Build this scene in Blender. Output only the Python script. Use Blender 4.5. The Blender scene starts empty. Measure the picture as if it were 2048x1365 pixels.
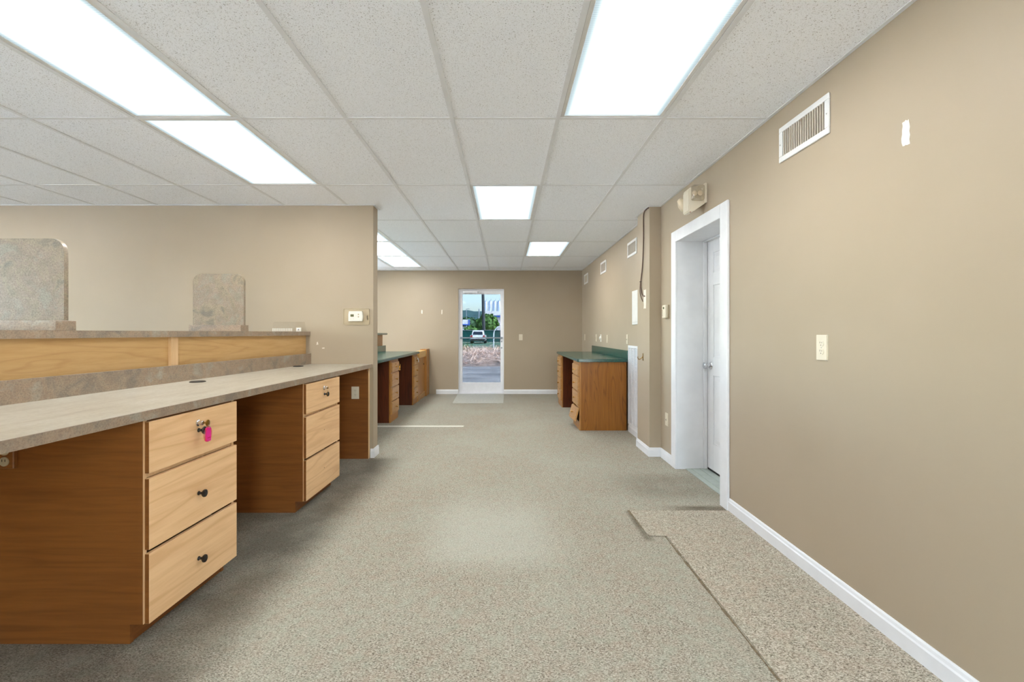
import bpy, bmesh, math, random
from mathutils import Vector, Matrix, noise as mnoise

random.seed(7)
SC = bpy.context.scene
C = SC.collection
PI = math.pi

# ------------------------------------------------------------------ camera
cam_data = bpy.data.cameras.new('camera')
cam_data.sensor_width = 36.0
cam_data.lens = 36.0 * 938.0 / 2048.0
cam_data.shift_x = 14.0 / 2048.0
cam_data.shift_y = -16.5 / 2048.0
cam_data.clip_start = 0.05
cam_data.clip_end = 2000
cam = bpy.data.objects.new('camera', cam_data)
cam.location = (0, 0, 1.21)
cam.rotation_euler = (PI / 2, 0, 0)
C.objects.link(cam)
SC.camera = cam

# ------------------------------------------------------------------ world, sun, exposure
LAMP = 7.6            # radiance of the fluorescent lenses
SKY = 3.0
SUN = 46.0
world = bpy.data.worlds.new('world')
SC.world = world
world.use_nodes = True
wn = world.node_tree
for n in list(wn.nodes):
    wn.nodes.remove(n)
sky = wn.nodes.new('ShaderNodeTexSky')
sky.sky_type = 'NISHITA'
sky.sun_disc = False
sky.sun_elevation = math.radians(48)
sky.sun_rotation = math.radians(114)
sky.air_density = 1.0
sky.dust_density = 2.0
bgn = wn.nodes.new('ShaderNodeBackground')
bgn.inputs['Strength'].default_value = SKY
outn = wn.nodes.new('ShaderNodeOutputWorld')
wn.links.new(sky.outputs[0], bgn.inputs['Color'])
wn.links.new(bgn.outputs[0], outn.inputs['Surface'])

sun_data = bpy.data.lights.new('sun', 'SUN')
sun_data.energy = SUN
sun_data.angle = math.radians(0.6)
sun_data.color = (1.0, 0.97, 0.93)
sun = bpy.data.objects.new('sun', sun_data)
sun.rotation_euler = Vector((0.80, -0.35, 0.75)).to_track_quat('Z', 'Y').to_euler()
sun.location = (10, -6, 12)
C.objects.link(sun)

SC.cycles.transparent_max_bounces = 24
SC.view_settings.view_transform = 'Standard'
SC.view_settings.look = 'None'
SC.view_settings.gamma = 1.0
SC.view_settings.use_curve_mapping = False
SC.view_settings.exposure = 1.13

# ------------------------------------------------------------------ materials
def lin(r, g, b):
    def f(c):
        c /= 255.0
        return c / 12.92 if c <= 0.04045 else ((c + 0.055) / 1.055) ** 2.4
    return (f(r), f(g), f(b), 1.0)

class NT:
    def __init__(s, name):
        s.m = bpy.data.materials.new(name)
        s.m.use_nodes = True
        s.t = s.m.node_tree
        for n in list(s.t.nodes):
            s.t.nodes.remove(n)
        s.out = s.n('ShaderNodeOutputMaterial')
    def n(s, ty, **kw):
        nd = s.t.nodes.new(ty)
        for k, v in kw.items():
            setattr(nd, k, v)
        return nd
    def l(s, a, b):
        s.t.links.new(a, b)
    def coord(s, scale=(1, 1, 1), rnd=True, kind='Object'):
        tc = s.n('ShaderNodeTexCoord')
        src = tc.outputs[kind]
        if rnd:
            oi = s.n('ShaderNodeObjectInfo')
            mu = s.n('ShaderNodeMath', operation='MULTIPLY')
            s.l(oi.outputs['Random'], mu.inputs[0]); mu.inputs[1].default_value = 17.3
            ad = s.n('ShaderNodeVectorMath', operation='ADD')
            s.l(src, ad.inputs[0]); s.l(mu.outputs[0], ad.inputs[1])
            src = ad.outputs[0]
        mp = s.n('ShaderNodeMapping')
        mp.inputs['Scale'].default_value = scale
        s.l(src, mp.inputs['Vector'])
        return mp.outputs[0]
    def noise(s, vec, scale, detail=4, rough=0.55, dist=0.0):
        nd = s.n('ShaderNodeTexNoise')
        nd.inputs['Scale'].default_value = scale
        nd.inputs['Detail'].default_value = detail
        nd.inputs['Roughness'].default_value = rough
        nd.inputs['Distortion'].default_value = dist
        s.l(vec, nd.inputs['Vector'])
        return nd.outputs['Fac']
    def ramp(s, fac, stops, interp='LINEAR'):
        r = s.n('ShaderNodeValToRGB')
        r.color_ramp.interpolation = interp
        els = r.color_ramp.elements
        while len(els) < len(stops):
            els.new(0.5)
        for e, (p, c) in zip(els, stops):
            e.position = p
            e.color = c if len(c) == 4 else (c[0], c[1], c[2], 1)
        s.l(fac, r.inputs[0])
        return r.outputs[0]
    def mix(s, fac, a, b, mode='MIX'):
        m = s.n('ShaderNodeMix', data_type='RGBA', blend_type=mode)
        if isinstance(fac, (int, float)):
            m.inputs[0].default_value = fac
        else:
            s.l(fac, m.inputs[0])
        for i, v in ((6, a), (7, b)):
            if isinstance(v, tuple):
                m.inputs[i].default_value = v
            else:
                s.l(v, m.inputs[i])
        return m.outputs[2]
    def bsdf(s, color, rough=0.5, metal=0.0, spec=0.5, coat=0.0, bump=None, bstr=0.2, bdist=0.002, ior=1.5):
        p = s.n('ShaderNodeBsdfPrincipled')
        if isinstance(color, tuple):
            p.inputs['Base Color'].default_value = color
        else:
            s.l(color, p.inputs['Base Color'])
        if isinstance(rough, (int, float)):
            p.inputs['Roughness'].default_value = rough
        else:
            s.l(rough, p.inputs['Roughness'])
        p.inputs['Metallic'].default_value = metal
        p.inputs['Specular IOR Level'].default_value = spec
        p.inputs['IOR'].default_value = ior
        p.inputs['Coat Weight'].default_value = coat
        p.inputs['Coat Roughness'].default_value = 0.12
        if bump is not None:
            b = s.n('ShaderNodeBump')
            b.inputs['Strength'].default_value = bstr
            b.inputs['Distance'].default_value = bdist
            s.l(bump, b.inputs['Height'])
            s.l(b.outputs[0], p.inputs['Normal'])
        s.l(p.outputs[0], s.out.inputs[0])
        return s.m

M = {}
def plain(key, rgb, rough=0.5, metal=0.0, spec=0.5, var=0.04, nscale=9.0, coat=0.0):
    t = NT(key)
    v = t.coord()
    f = t.noise(v, nscale, 3)
    c = lin(*rgb)
    d = tuple(max(0, x * (1 - var * 2)) for x in c[:3]) + (1,)
    e = tuple(min(1, x * (1 + var * 2)) for x in c[:3]) + (1,)
    col = t.ramp(f, [(0.3, d), (0.7, e)])
    M[key] = t.bsdf(col, rough, metal, spec, coat)
    return M[key]

# painted walls: orange-peel relief and a few faint scuffs
t = NT('wall_paint')
v = t.coord(rnd=False, kind='Object')
big = t.noise(v, 0.9, 3)
col = t.ramp(big, [(0.3, lin(162, 147, 125)), (0.7, lin(168, 153, 132))])
fine = t.noise(v, 260, 2)
M['wall'] = t.bsdf(col, 0.55, spec=0.35, bump=fine, bstr=0.12, bdist=0.001)

t = NT('white_trim')
v = t.coord()
f = t.noise(v, 6, 3)
M['trim'] = t.bsdf(t.ramp(f, [(0.3, lin(217, 218, 220)), (0.75, lin(226, 227, 229))]), 0.35)

# acoustic tile: fissures and pin holes
t = NT('acoustic_tile')
v = t.coord()
f1 = t.noise(v, 175, 2, 0.5, 0.6)
f2 = t.noise(v, 330, 1, 0.5)
holes1 = t.ramp(f1, [(0.615, (0, 0, 0)), (0.67, (1, 1, 1))])
holes2 = t.ramp(f2, [(0.63, (0, 0, 0)), (0.70, (0.7, 0.7, 0.7))])
mx = t.n('ShaderNodeMath', operation='MAXIMUM')
t.l(holes1, mx.inputs[0]); t.l(holes2, mx.inputs[1])
col = t.mix(mx.outputs[0], lin(246, 248, 251), lin(186, 184, 182))
inv = t.n('ShaderNodeMath', operation='SUBTRACT'); inv.inputs[0].default_value = 1.0
t.l(mx.outputs[0], inv.inputs[1])
M['tile'] = t.bsdf(col, 0.9, spec=0.1, bump=inv.outputs[0], bstr=0.5, bdist=0.0015)
plain('tee', (224, 225, 226), 0.45, var=0.02)
plain('plenum', (120, 118, 114), 0.9)

# carpet: flecked loop pile, worn lighter in the walkway, soiled along the desk
def pile(t, k, green):
    v = t.coord(rnd=False)
    vs = t.coord((1.0, 1.7, 1.0), rnd=False)
    c = lambda r, g, b: lin(min(255, r * k), min(255, g * k), min(255, b * k))
    fl = t.noise(vs, 128, 4, 0.66, 0.7)
    fl2 = t.noise(v, 340, 2, 0.6)
    base = t.ramp(fl, [(0.33, c(44, 37, 28)), (0.415, c(100, 90, 75)), (0.475, c(158, 148, 131)), (0.56, c(188, 180, 163)), (0.68, c(220, 214, 201))])
    base = t.mix(0.16, base, t.ramp(fl2, [(0.35, c(100, 92, 80)), (0.65, c(208, 202, 188))]))
    mg = t.noise(v, 17, 3, 0.6)
    base = t.mix(t.ramp(mg, [(0.46, (0, 0, 0)), (0.64, (0.30 * green, 0.30 * green, 0.30 * green))]), base, c(166, 174, 156))
    mp = t.noise(t.coord((1, 1, 1), rnd=True), 15, 3, 0.6)
    base = t.mix(t.ramp(mp, [(0.48, (0, 0, 0)), (0.66, (0.24, 0.24, 0.24))]), base, c(176, 152, 134))
    cl = t.noise(vs, 34, 3, 0.6)
    base = t.mix(t.ramp(cl, [(0.28, (0.34, 0.34, 0.34)), (0.48, (0, 0, 0))]), base, c(108, 100, 84))
    return v, base, fl
t = NT('carpet')
v, base, fl = pile(t, 0.955, 1.0)
bigf = t.noise(v, 1.3, 4, 0.6)
base = t.mix(t.ramp(bigf, [(0.40, (0, 0, 0)), (0.68, (0.22, 0.22, 0.22))]), base, lin(170, 178, 164))
sep = t.n('ShaderNodeSeparateXYZ'); t.l(v, sep.inputs[0])
def band(t, sock, a, b, c, d):
    m1 = t.n('ShaderNodeMapRange', interpolation_type='SMOOTHSTEP'); t.l(sock, m1.inputs[0])
    m1.inputs[1].default_value = a; m1.inputs[2].default_value = b
    m2 = t.n('ShaderNodeMapRange', interpolation_type='SMOOTHSTEP'); t.l(sock, m2.inputs[0])
    m2.inputs[1].default_value = c; m2.inputs[2].default_value = d
    m2.inputs[3].default_value = 1.0; m2.inputs[4].default_value = 0.0
    mu = t.n('ShaderNodeMath', operation='MULTIPLY')
    t.l(m1.outputs[0], mu.inputs[0]); t.l(m2.outputs[0], mu.inputs[1])
    return mu.outputs[0]
def mul(t, a, b):
    mu = t.n('ShaderNodeMath', operation='MULTIPLY')
    for i, s in ((0, a), (1, b)):
        if isinstance(s, (int, float)): mu.inputs[i].default_value = s
        else: t.l(s, mu.inputs[i])
    return mu.outputs[0]
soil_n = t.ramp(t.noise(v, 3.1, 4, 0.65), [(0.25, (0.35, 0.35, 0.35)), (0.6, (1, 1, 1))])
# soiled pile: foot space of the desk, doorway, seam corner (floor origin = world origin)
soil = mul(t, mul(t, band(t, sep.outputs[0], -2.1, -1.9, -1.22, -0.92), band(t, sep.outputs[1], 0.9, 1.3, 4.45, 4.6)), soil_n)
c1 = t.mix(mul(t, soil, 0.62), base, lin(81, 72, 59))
soil2 = mul(t, mul(t, band(t, sep.outputs[0], 1.02, 1.32, 1.5, 1.62), band(t, sep.outputs[1], 3.16, 3.19, 3.24, 3.30)), soil_n)
c1 = t.mix(mul(t, soil2, 0.75), c1, lin(74, 60, 45))
soil3 = mul(t, mul(t, band(t, sep.outputs[0], 0.75, 1.15, 1.55, 1.65), band(t, sep.outputs[1], 3.3, 3.6, 3.85, 4.1)), soil_n)
c1 = t.mix(mul(t, soil3, 0.38), c1, lin(84, 76, 61))
soil4 = mul(t, mul(t, band(t, sep.outputs[0], 0.80, 0.835, 0.855, 0.88), band(t, sep.outputs[1], 2.70, 2.76, 3.16, 3.2)), soil_n)
c1 = t.mix(mul(t, soil4, 0.7), c1, lin(74, 64, 49))
worn = mul(t, mul(t, band(t, sep.outputs[0], -0.62, -0.25, 0.05, 0.5), band(t, sep.outputs[1], 2.3, 2.6, 3.0, 3.7)), 0.38)
c1 = t.mix(worn, c1, lin(188, 190, 177))
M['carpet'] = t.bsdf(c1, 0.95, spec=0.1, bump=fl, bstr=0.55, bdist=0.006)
t = NT('carpet_patch')
v, base, fl = pile(t, 1.02, 0.5)
M['carpet_patch'] = t.bsdf(base, 0.95, spec=0.1, bump=fl, bstr=0.55, bdist=0.006)
plain('seam', (112, 98, 76), 0.95, var=0.2, nscale=60)

def wood(key, light, mid, dark, axis, rough=0.38, freq=9.0, coat=0.0, contrast=1.0, spec=0.4):
    t = NT(key)
    st = [52.0, 52.0, 52.0]; st[axis] = 3.0
    v = t.coord(tuple(st))
    n1 = t.noise(v, 1.0, 5, 0.6, 0.4)
    s2 = [6.5, 6.5, 6.5]; s2[axis] = 0.6
    v2 = t.coord(tuple(s2))
    n2 = t.noise(v2, 1.0, 2, 0.45, 0.3)
    w = t.n('ShaderNodeMath', operation='MULTIPLY'); t.l(n2, w.inputs[0]); w.inputs[1].default_value = freq * 2 * PI
    sn = t.n('ShaderNodeMath', operation='SINE'); t.l(w.outputs[0], sn.inputs[0])
    rings = t.ramp(sn.outputs[0], [(0.0, (0, 0, 0)), (0.75, (0.25, 0.25, 0.25)), (1.0, (1, 1, 1))])
    col = t.ramp(n1, [(0.28, lin(*mid)), (0.62, lin(*light))])
    col = t.mix(mul(t, rings, 0.55 * contrast), col, lin(*dark))
    M[key] = t.bsdf(col, rough, spec=spec, coat=coat, bump=n1, bstr=0.04, bdist=0.001)
wood('maple_y', (231, 191, 144), (219, 176, 128), (196, 146, 97), 1, contrast=0.75, freq=7)
wood('honey_y', (206, 168, 114), (196, 156, 100), (176, 132, 78), 1, contrast=0.6, freq=7)
wood('carcass_x', (132, 80, 35), (117, 67, 26), (92, 48, 16), 0, contrast=0.4, freq=7)  # carcass laminate, shade of its camera-facing sides put into the brown
wood('carcass_y', (132, 80, 35), (117, 67, 26), (92, 48, 16), 1, contrast=0.4, freq=7)
wood('edge_band', (222, 186, 142), (212, 174, 128), (196, 154, 106), 2, contrast=0.3)
wood('oak_z', (152, 96, 31), (132, 79, 21), (94, 50, 11), 2, rough=0.3, freq=20, contrast=0.8)
wood('oak_dark', (92, 42, 16), (76, 33, 12), (50, 21, 7), 2, rough=0.35, freq=12, contrast=0.8)  # same oak darkened: shade of the unlit side panels is in the colour
wood('oak_drawer', (186, 140, 84), (170, 124, 68), (138, 92, 44), 1, rough=0.32, freq=8, contrast=0.7)
wood('oak_frame', (176, 122, 60), (156, 104, 46), (120, 74, 28), 2, rough=0.34, freq=8, contrast=0.7)
wood('oak_pale', (222, 178, 104), (210, 164, 92), (180, 130, 64), 1, rough=0.35, contrast=0.5)

def stone(key, cols, spk=0.4, rough=0.34, spec=0.5):
    t = NT(key)
    v = t.coord()
    a = t.noise(v, 7.0, 5, 0.62, 0.6)
    b = t.noise(v, 19, 4, 0.65)
    c = t.noise(v, 150, 3, 0.7)
    k = [lin(*q) for q in cols]
    col = t.ramp(a, [(0.36, k[0]), (0.46, k[1]), (0.53, k[2]), (0.63, k[3])])
    col = t.mix(t.ramp(b, [(0.40, (0.0, 0, 0)), (0.66, (0.55, 0.55, 0.55))]), col, k[4])
    col = t.mix(t.ramp(c, [(0.36, (spk, spk, spk)), (0.50, (0, 0, 0))]), col, lin(92, 80, 68))
    col = t.mix(t.ramp(c, [(0.56, (0, 0, 0)), (0.72, (0.3, 0.3, 0.3))]), col, lin(180, 172, 156))
    M[key] = t.bsdf(col, rough, spec=spec)
stone('stone', [(124, 114, 102), (150, 133, 113), (155, 132, 110), (156, 147, 131), (128, 110, 95)])
stone('stone_pale', [(106, 98, 85), (140, 127, 103), (136, 119, 101), (134, 128, 111), (112, 100, 81)], 0.5)
# worktop sheet: streaky laminate, paled by ceiling glare put into the colour
t = NT('worktop_laminate')
v = t.coord((7, 1.6, 7))
a = t.noise(v, 2.2, 4, 0.6, 0.4)
v2 = t.coord()
c = t.noise(v2, 60, 3, 0.7)
col = t.ramp(a, [(0.3, lin(153, 144, 128)), (0.5, lin(168, 162, 146)), (0.7, lin(176, 172, 159))])
col = t.mix(t.ramp(c, [(0.4, (0.3, 0.3, 0.3)), (0.55, (0, 0, 0))]), col, lin(129, 116, 103))
M['worktop'] = t.bsdf(col, 0.3, spec=0.55)

t = NT('green_laminate')
v = t.coord()
c = t.noise(v, 140, 3, 0.7)
col = t.ramp(c, [(0.35, lin(16, 52, 46)), (0.6, lin(34, 86, 74)), (0.75, lin(62, 118, 102))])
M['green'] = t.bsdf(col, 0.22, spec=0.6)

plain('ivory', (210, 200, 179), 0.4, var=0.02)
plain('almond', (172, 156, 128), 0.45, var=0.03)
plain('white_plastic', (222, 218, 208), 0.35, var=0.02)
plain('white_metal', (220, 219, 216), 0.4, var=0.02)
plain('vane', (206, 196, 180), 0.45, var=0.03)
plain('duct', (84, 72, 58), 0.7, var=0.1)
plain('dark', (22, 19, 18), 0.4, var=0.05)
plain('slot', (40, 34, 28), 0.6)
plain('black_knob', (26, 19, 15), 0.22, spec=0.6)
plain('chrome', (205, 205, 208), 0.16, metal=1.0, var=0.01)
plain('nickel', (176, 172, 164), 0.28, metal=1.0, var=0.02)
plain('brass', (206, 164, 84), 0.25, metal=1.0, var=0.03)
plain('old_brass', (150, 112, 52), 0.35, metal=1.0, var=0.05)
plain('aluminium', (226, 226, 230), 0.42, metal=0.25, var=0.02)
plain('pink', (222, 18, 138), 0.3, spec=0.5)
plain('paper', (242, 242, 246), 0.6, var=0.01)
plain('cable', (84, 60, 46), 0.5)
plain('lcd', (104, 104, 74), 0.25)
plain('plaster', (220, 212, 200), 0.9, var=0.03)
plain('tape', (214, 212, 200), 0.7, var=0.03)
plain('mat_vinyl', (176, 175, 163), 0.8, var=0.06, nscale=30)
plain('vinyl', (158, 168, 160), 0.4, var=0.05)
plain('mullion', (190, 190, 190), 0.4, metal=0.4)
plain('lamp_globe', (222, 206, 178), 0.3)
# outdoors
plain('asphalt', (130, 126, 122), 0.9, var=0.2, nscale=0.9)
plain('gravel', (150, 142, 122), 0.95, var=0.2, nscale=3)
plain('soil', (140, 124, 114), 0.95, var=0.22, nscale=4)
plain('grass', (70, 104, 78), 0.95, var=0.25, nscale=0.7)
plain('straw', (236, 198, 176), 0.9, var=0.15)
plain('leaf', (82, 122, 52), 0.7, var=0.3, nscale=2)
plain('leaf_dark', (54, 92, 52), 0.7, var=0.3, nscale=2)
plain('forest', (40, 78, 74), 0.9, var=0.3, nscale=0.08)
plain('pole_wood', (62, 66, 70), 0.85, var=0.1)
plain('white_paint', (226, 226, 228), 0.5, var=0.02)
plain('pinkish', (206, 196, 200), 0.7, var=0.03)
plain('blue_sign', (44, 92, 190), 0.4)
plain('silo', (196, 206, 220), 0.35, metal=0.5, var=0.03)
plain('steel', (150, 156, 164), 0.45, metal=0.5)
plain('car_paint', (228, 230, 232), 0.2, spec=0.6, coat=0.6, var=0.01)
plain('car_glass', (22, 34, 44), 0.08, spec=0.7)
plain('rubber', (24, 24, 26), 0.8)
plain('tail_light', (170, 24, 26), 0.25)
plain('concrete', (204, 204, 202), 0.9, var=0.06, nscale=0.8)
plain('brick_out', (172, 160, 142), 0.9, var=0.1)

def clear(key, tint, refl=0.06, rough=0.03):
    t = NT(key)
    tr = t.n('ShaderNodeBsdfTransparent'); tr.inputs[0].default_value = tint
    gl = t.n('ShaderNodeBsdfGlossy'); gl.inputs['Roughness'].default_value = rough
    mx = t.n('ShaderNodeMixShader'); mx.inputs[0].default_value = refl
    t.l(tr.outputs[0], mx.inputs[1]); t.l(gl.outputs[0], mx.inputs[2])
    t.l(mx.outputs[0], t.out.inputs[0])
    M[key] = t.m
clear('door_glass', (0.176, 0.192, 0.206, 1), 0.02)
clear('glass', (0.95, 0.97, 0.97, 1), 0.05)
clear('clear_plastic', (0.99, 0.99, 0.985, 1), 0.022, 0.1)
clear('lens_plastic', (0.92, 0.90, 0.86, 1), 0.16, 0.08)
clear('pink_clear', (0.95, 0.62, 0.66, 1), 0.10, 0.1)
# woven fence screen: half cloth, half holes
nt = NT('fence_screen')
tr = nt.n('ShaderNodeBsdfTransparent')
df = nt.n('ShaderNodeBsdfDiffuse'); df.inputs[0].default_value = lin(36, 88, 84)
mx = nt.n('ShaderNodeMixShader'); mx.inputs[0].default_value = 0.8
nt.l(tr.outputs[0], mx.inputs[1]); nt.l(df.outputs[0], mx.inputs[2]); nt.l(mx.outputs[0], nt.out.inputs[0])
M['fence_screen'] = nt.m

def lens(key, warm):
    # fluorescent lens: bright along the tubes, fading toward the rim
    t = NT(key)
    tc = t.n('ShaderNodeTexCoord')
    sp = t.n('ShaderNodeSeparateXYZ'); t.l(tc.outputs['Object'], sp.inputs[0])
    def edge(sock, half, soft):
        a = t.n('ShaderNodeMath', operation='ABSOLUTE'); t.l(sock, a.inputs[0])
        m = t.n('ShaderNodeMapRange', interpolation_type='SMOOTHSTEP'); t.l(a.outputs[0], m.inputs[0])
        m.inputs[1].default_value = half - soft; m.inputs[2].default_value = half
        m.inputs[3].default_value = 1.0; m.inputs[4].default_value = 0.0
        return m.outputs[0]
    mn = t.n('ShaderNodeMath', operation='MINIMUM')
    t.l(edge(sp.outputs[0], 0.282, 0.12), mn.inputs[0]); t.l(edge(sp.outputs[1], 0.598, 0.10), mn.inputs[1])
    f = mn.outputs[0]
    pw = t.n('ShaderNodeMath', operation='POWER'); t.l(f, pw.inputs[0]); pw.inputs[1].default_value = 2.2
    f = pw.outputs[0]
    rib = t.n('ShaderNodeMath', operation='SINE')
    r0 = t.n('ShaderNodeMath', operation='MULTIPLY'); t.l(sp.outputs[1], r0.inputs[0]); r0.inputs[1].default_value = 500.0
    t.l(r0.outputs[0], rib.inputs[0])
    mr = t.n('ShaderNodeMapRange'); t.l(f, mr.inputs[0])
    mr.inputs[3].default_value = 0.044; mr.inputs[4].default_value = 1.0
    r1 = t.n('ShaderNodeMath', operation='MULTIPLY_ADD'); t.l(rib.outputs[0], r1.inputs[0]); r1.inputs[1].default_value = 0.004
    t.l(mr.outputs[0], r1.inputs[2])
    st = mul(t, r1.outputs[0], LAMP)
    col = t.ramp(f, [(0.0, (0.78, 0.95, 1.0)), (0.3, warm), (1.0, warm)])
    em = t.n('ShaderNodeEmission')
    t.l(col, em.inputs[0]); t.l(st, em.inputs[1])
    t.l(em.outputs[0], t.out.inputs[0])
    M[key] = t.m
lens('lens', (0.98, 0.99, 1.0))
lens('lens_warm', (1.0, 0.975, 0.94))

# ------------------------------------------------------------------ geometry helpers
def nb():
    return bmesh.new()
def box(bm, x0, x1, y0, y1, z0, z1):
    vs = [bm.verts.new(p) for p in ((x0, y0, z0), (x1, y0, z0), (x1, y1, z0), (x0, y1, z0),
                                     (x0, y0, z1), (x1, y0, z1), (x1, y1, z1), (x0, y1, z1))]
    for f in ((3, 2, 1, 0), (4, 5, 6, 7), (0, 1, 5, 4), (1, 2, 6, 5), (2, 3, 7, 6), (3, 0, 4, 7)):
        bm.faces.new([vs[i] for i in f])
    return bm
def bx(x0, x1, y0, y1, z0, z1, bev=0.0, seg=1):
    bm = nb()
    box(bm, min(x0, x1), max(x0, x1), min(y0, y1), max(y0, y1), min(z0, z1), max(z0, z1))
    if bev > 0:
        bmesh.ops.bevel(bm, geom=list(bm.edges), offset=bev, segments=seg, affect='EDGES', profile=0.5)
    return bm
def prism(bm, pts, axis, a0, a1):
    """polygon given in the two other axes (in xyz order), extruded along axis"""
    def mk(p, a):
        q = list(p); q.insert(axis, a); return q
    lo = [bm.verts.new(mk(p, a0)) for p in pts]
    hi = [bm.verts.new(mk(p, a1)) for p in pts]
    n = len(pts)
    bm.faces.new(lo); bm.faces.new(hi)
    for i in range(n):
        bm.faces.new((lo[i], lo[(i + 1) % n], hi[(i + 1) % n], hi[i]))
    return bm
def frame_of(d):
    d = Vector(d).normalized()
    a = Vector((0, 0, 1)) if abs(d.z) < 0.9 else Vector((1, 0, 0))
    u = d.cross(a).normalized()
    return d, u, d.cross(u).normalized()
def lathe(bm, prof, org, direction, seg=20):
    """prof: list of (radius, distance along direction)"""
    d, u, w = frame_of(direction)
    org = Vector(org)
    rings = []
    for r, h in prof:
        c = org + d * h
        if r < 1e-6:
            rings.append([bm.verts.new(c)])
        else:
            rings.append([bm.verts.new(c + (u * math.cos(2 * PI * k / seg) + w * math.sin(2 * PI * k / seg)) * r) for k in range(seg)])
    for a, b in zip(rings, rings[1:]):
        for k in range(seg):
            k2 = (k + 1) % seg
            if len(a) == 1 and len(b) == 1: continue
            if len(a) == 1: bm.faces.new((a[0], b[k], b[k2]))
            elif len(b) == 1: bm.faces.new((a[k], a[k2], b[0]))
            else: bm.faces.new((a[k], a[k2], b[k2], b[k]))
    for rg in (rings[0], rings[-1]):
        if len(rg) > 2:
            bm.faces.new(rg)
    return bm
def cyl(bm, p0, p1, r0, r1=None, seg=16):
    r1 = r0 if r1 is None else r1
    d = Vector(p1) - Vector(p0)
    return lathe(bm, [(r0, 0), (r1, d.length)], p0, d, seg)
def tube(bm, pts, r, seg=8):
    pts = [Vector(p) for p in pts]
    rings = []
    for i, p in enumerate(pts):
        d = (pts[min(i + 1, len(pts) - 1)] - pts[max(i - 1, 0)])
        d, u, w = frame_of(d)
        rings.append([bm.verts.new(p + (u * math.cos(2 * PI * k / seg) + w * math.sin(2 * PI * k / seg)) * r) for k in range(seg)])
    for a, b in zip(rings, rings[1:]):
        for k in range(seg):
            k2 = (k + 1) % seg
            bm.faces.new((a[k], a[k2], b[k2], b[k]))
    bm.faces.new(rings[0]); bm.faces.new(rings[-1])
    return bm
def smooth_path(pts, n=6):
    out = []
    P = [Vector(p) for p in pts]
    for i in range(len(P) - 1):
        p0, p1, p2, p3 = P[max(i - 1, 0)], P[i], P[i + 1], P[min(i + 2, len(P) - 1)]
        for k in range(n):
            s = k / n
            out.append(0.5 * ((2 * p1) + (p2 - p0) * s + (2 * p0 - 5 * p1 + 4 * p2 - p3) * s * s + (3 * p1 - p0 - 3 * p2 + p3) * s ** 3))
    out.append(P[-1])
    return out
def rrect(x0, x1, y0, y1, r, n=5, corners=(1, 1, 1, 1)):
    """rounded rectangle; corners: ll, lr, ur, ul"""
    pts = []
    for (cx, cy, a0, on, px, py) in ((x0 + r, y0 + r, PI, corners[0], x0, y0), (x1 - r, y0 + r, 1.5 * PI, corners[1], x1, y0),
                                     (x1 - r, y1 - r, 0, corners[2], x1, y1), (x0 + r, y1 - r, 0.5 * PI, corners[3], x0, y1)):
        if on:
            for k in range(n + 1):
                a = a0 + 0.5 * PI * k / n
                pts.append((cx + r * math.cos(a), cy + r * math.sin(a)))
        else:
            pts.append((px, py))
    return pts
def torus(bm, center, normal, R, r, seg=24, s2=8):
    d, u, w = frame_of(normal)
    c = Vector(center)
    rings = []
    for i in range(seg):
        a = 2 * PI * i / seg
        e = u * math.cos(a) + w * math.sin(a)
        rings.append([bm.verts.new(c + e * (R + r * math.cos(2 * PI * k / s2)) + d * r * math.sin(2 * PI * k / s2)) for k in range(s2)])
    for i in range(seg):
        a, b = rings[i], rings[(i + 1) % seg]
        for k in range(s2):
            k2 = (k + 1) % s2
            bm.faces.new((a[k], a[k2], b[k2], b[k]))
    return bm

OFF = {}
def finish(bm, smooth):
    bmesh.ops.recalc_face_normals(bm, faces=bm.faces[:])
    if smooth:
        for f in bm.faces: f.smooth = True
        for e in bm.edges:
            if len(e.link_faces) == 2 and e.calc_face_angle(0) > 0.7:
                e.smooth = False
def obj(name, bm, mat, parent=None, smooth=False, centre=True):
    """one mesh object; coordinates are given in the frame of the thing it belongs to (world for most)"""
    finish(bm, smooth)
    me = bpy.data.meshes.new(name)
    c = Vector((0, 0, 0))
    if centre and len(bm.verts):
        lo = Vector((min(v.co[i] for v in bm.verts) for i in range(3)))
        hi = Vector((max(v.co[i] for v in bm.verts) for i in range(3)))
        c = (lo + hi) / 2
        if parent is None:
            c.z = lo.z
        for v in bm.verts: v.co -= c
    bm.to_mesh(me); bm.free()
    me.materials.append(M[mat] if isinstance(mat, str) else mat)
    o = bpy.data.objects.new(name, me)
    C.objects.link(o)
    if parent is not None:
        o.parent = parent
        o.location = c - OFF[parent.name]
    else:
        o.location = c
    OFF[o.name] = c
    return o
def shared(src, loc, parent, name=None):
    """another copy of a piece (shares its mesh); loc in the frame of the thing"""
    o = src.copy(); C.objects.link(o)
    o.parent = parent
    o.location = Vector(loc) - OFF[parent.name]
    OFF[o.name] = Vector(loc)
    return o
def tag(o, label, cat, group=None, kind=None):
    if label: o['label'] = label
    if cat: o['category'] = cat
    if group: o['group'] = group
    if kind: o['kind'] = kind
    return o
def thing(name, label, cat, loc, rotz=0.0, group=None, local=False):
    o = bpy.data.objects.new(name, None)
    o.empty_display_size = 0.05
    o.location = loc
    o.rotation_euler = (0, 0, rotz)
    C.objects.link(o)
    OFF[o.name] = Vector((0, 0, 0)) if (local or rotz) else Vector(loc)
    tag(o, label, cat, group)
    return o
def struct(name, bm, mat, label=None, parent=None, centre=True, smooth=False):
    o = obj(name, bm, mat, parent, smooth, centre)
    o['kind'] = 'structure'
    if label: o['label'] = label
    return o

# ------------------------------------------------------------------ room shell
XR, YF, XL, YB = 1.525, 9.27, -8.845, -3.40
ZC = 2.443
PX, PY0, PY1 = -1.275, 4.54, 4.69          # the partition: end, front, back

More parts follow.
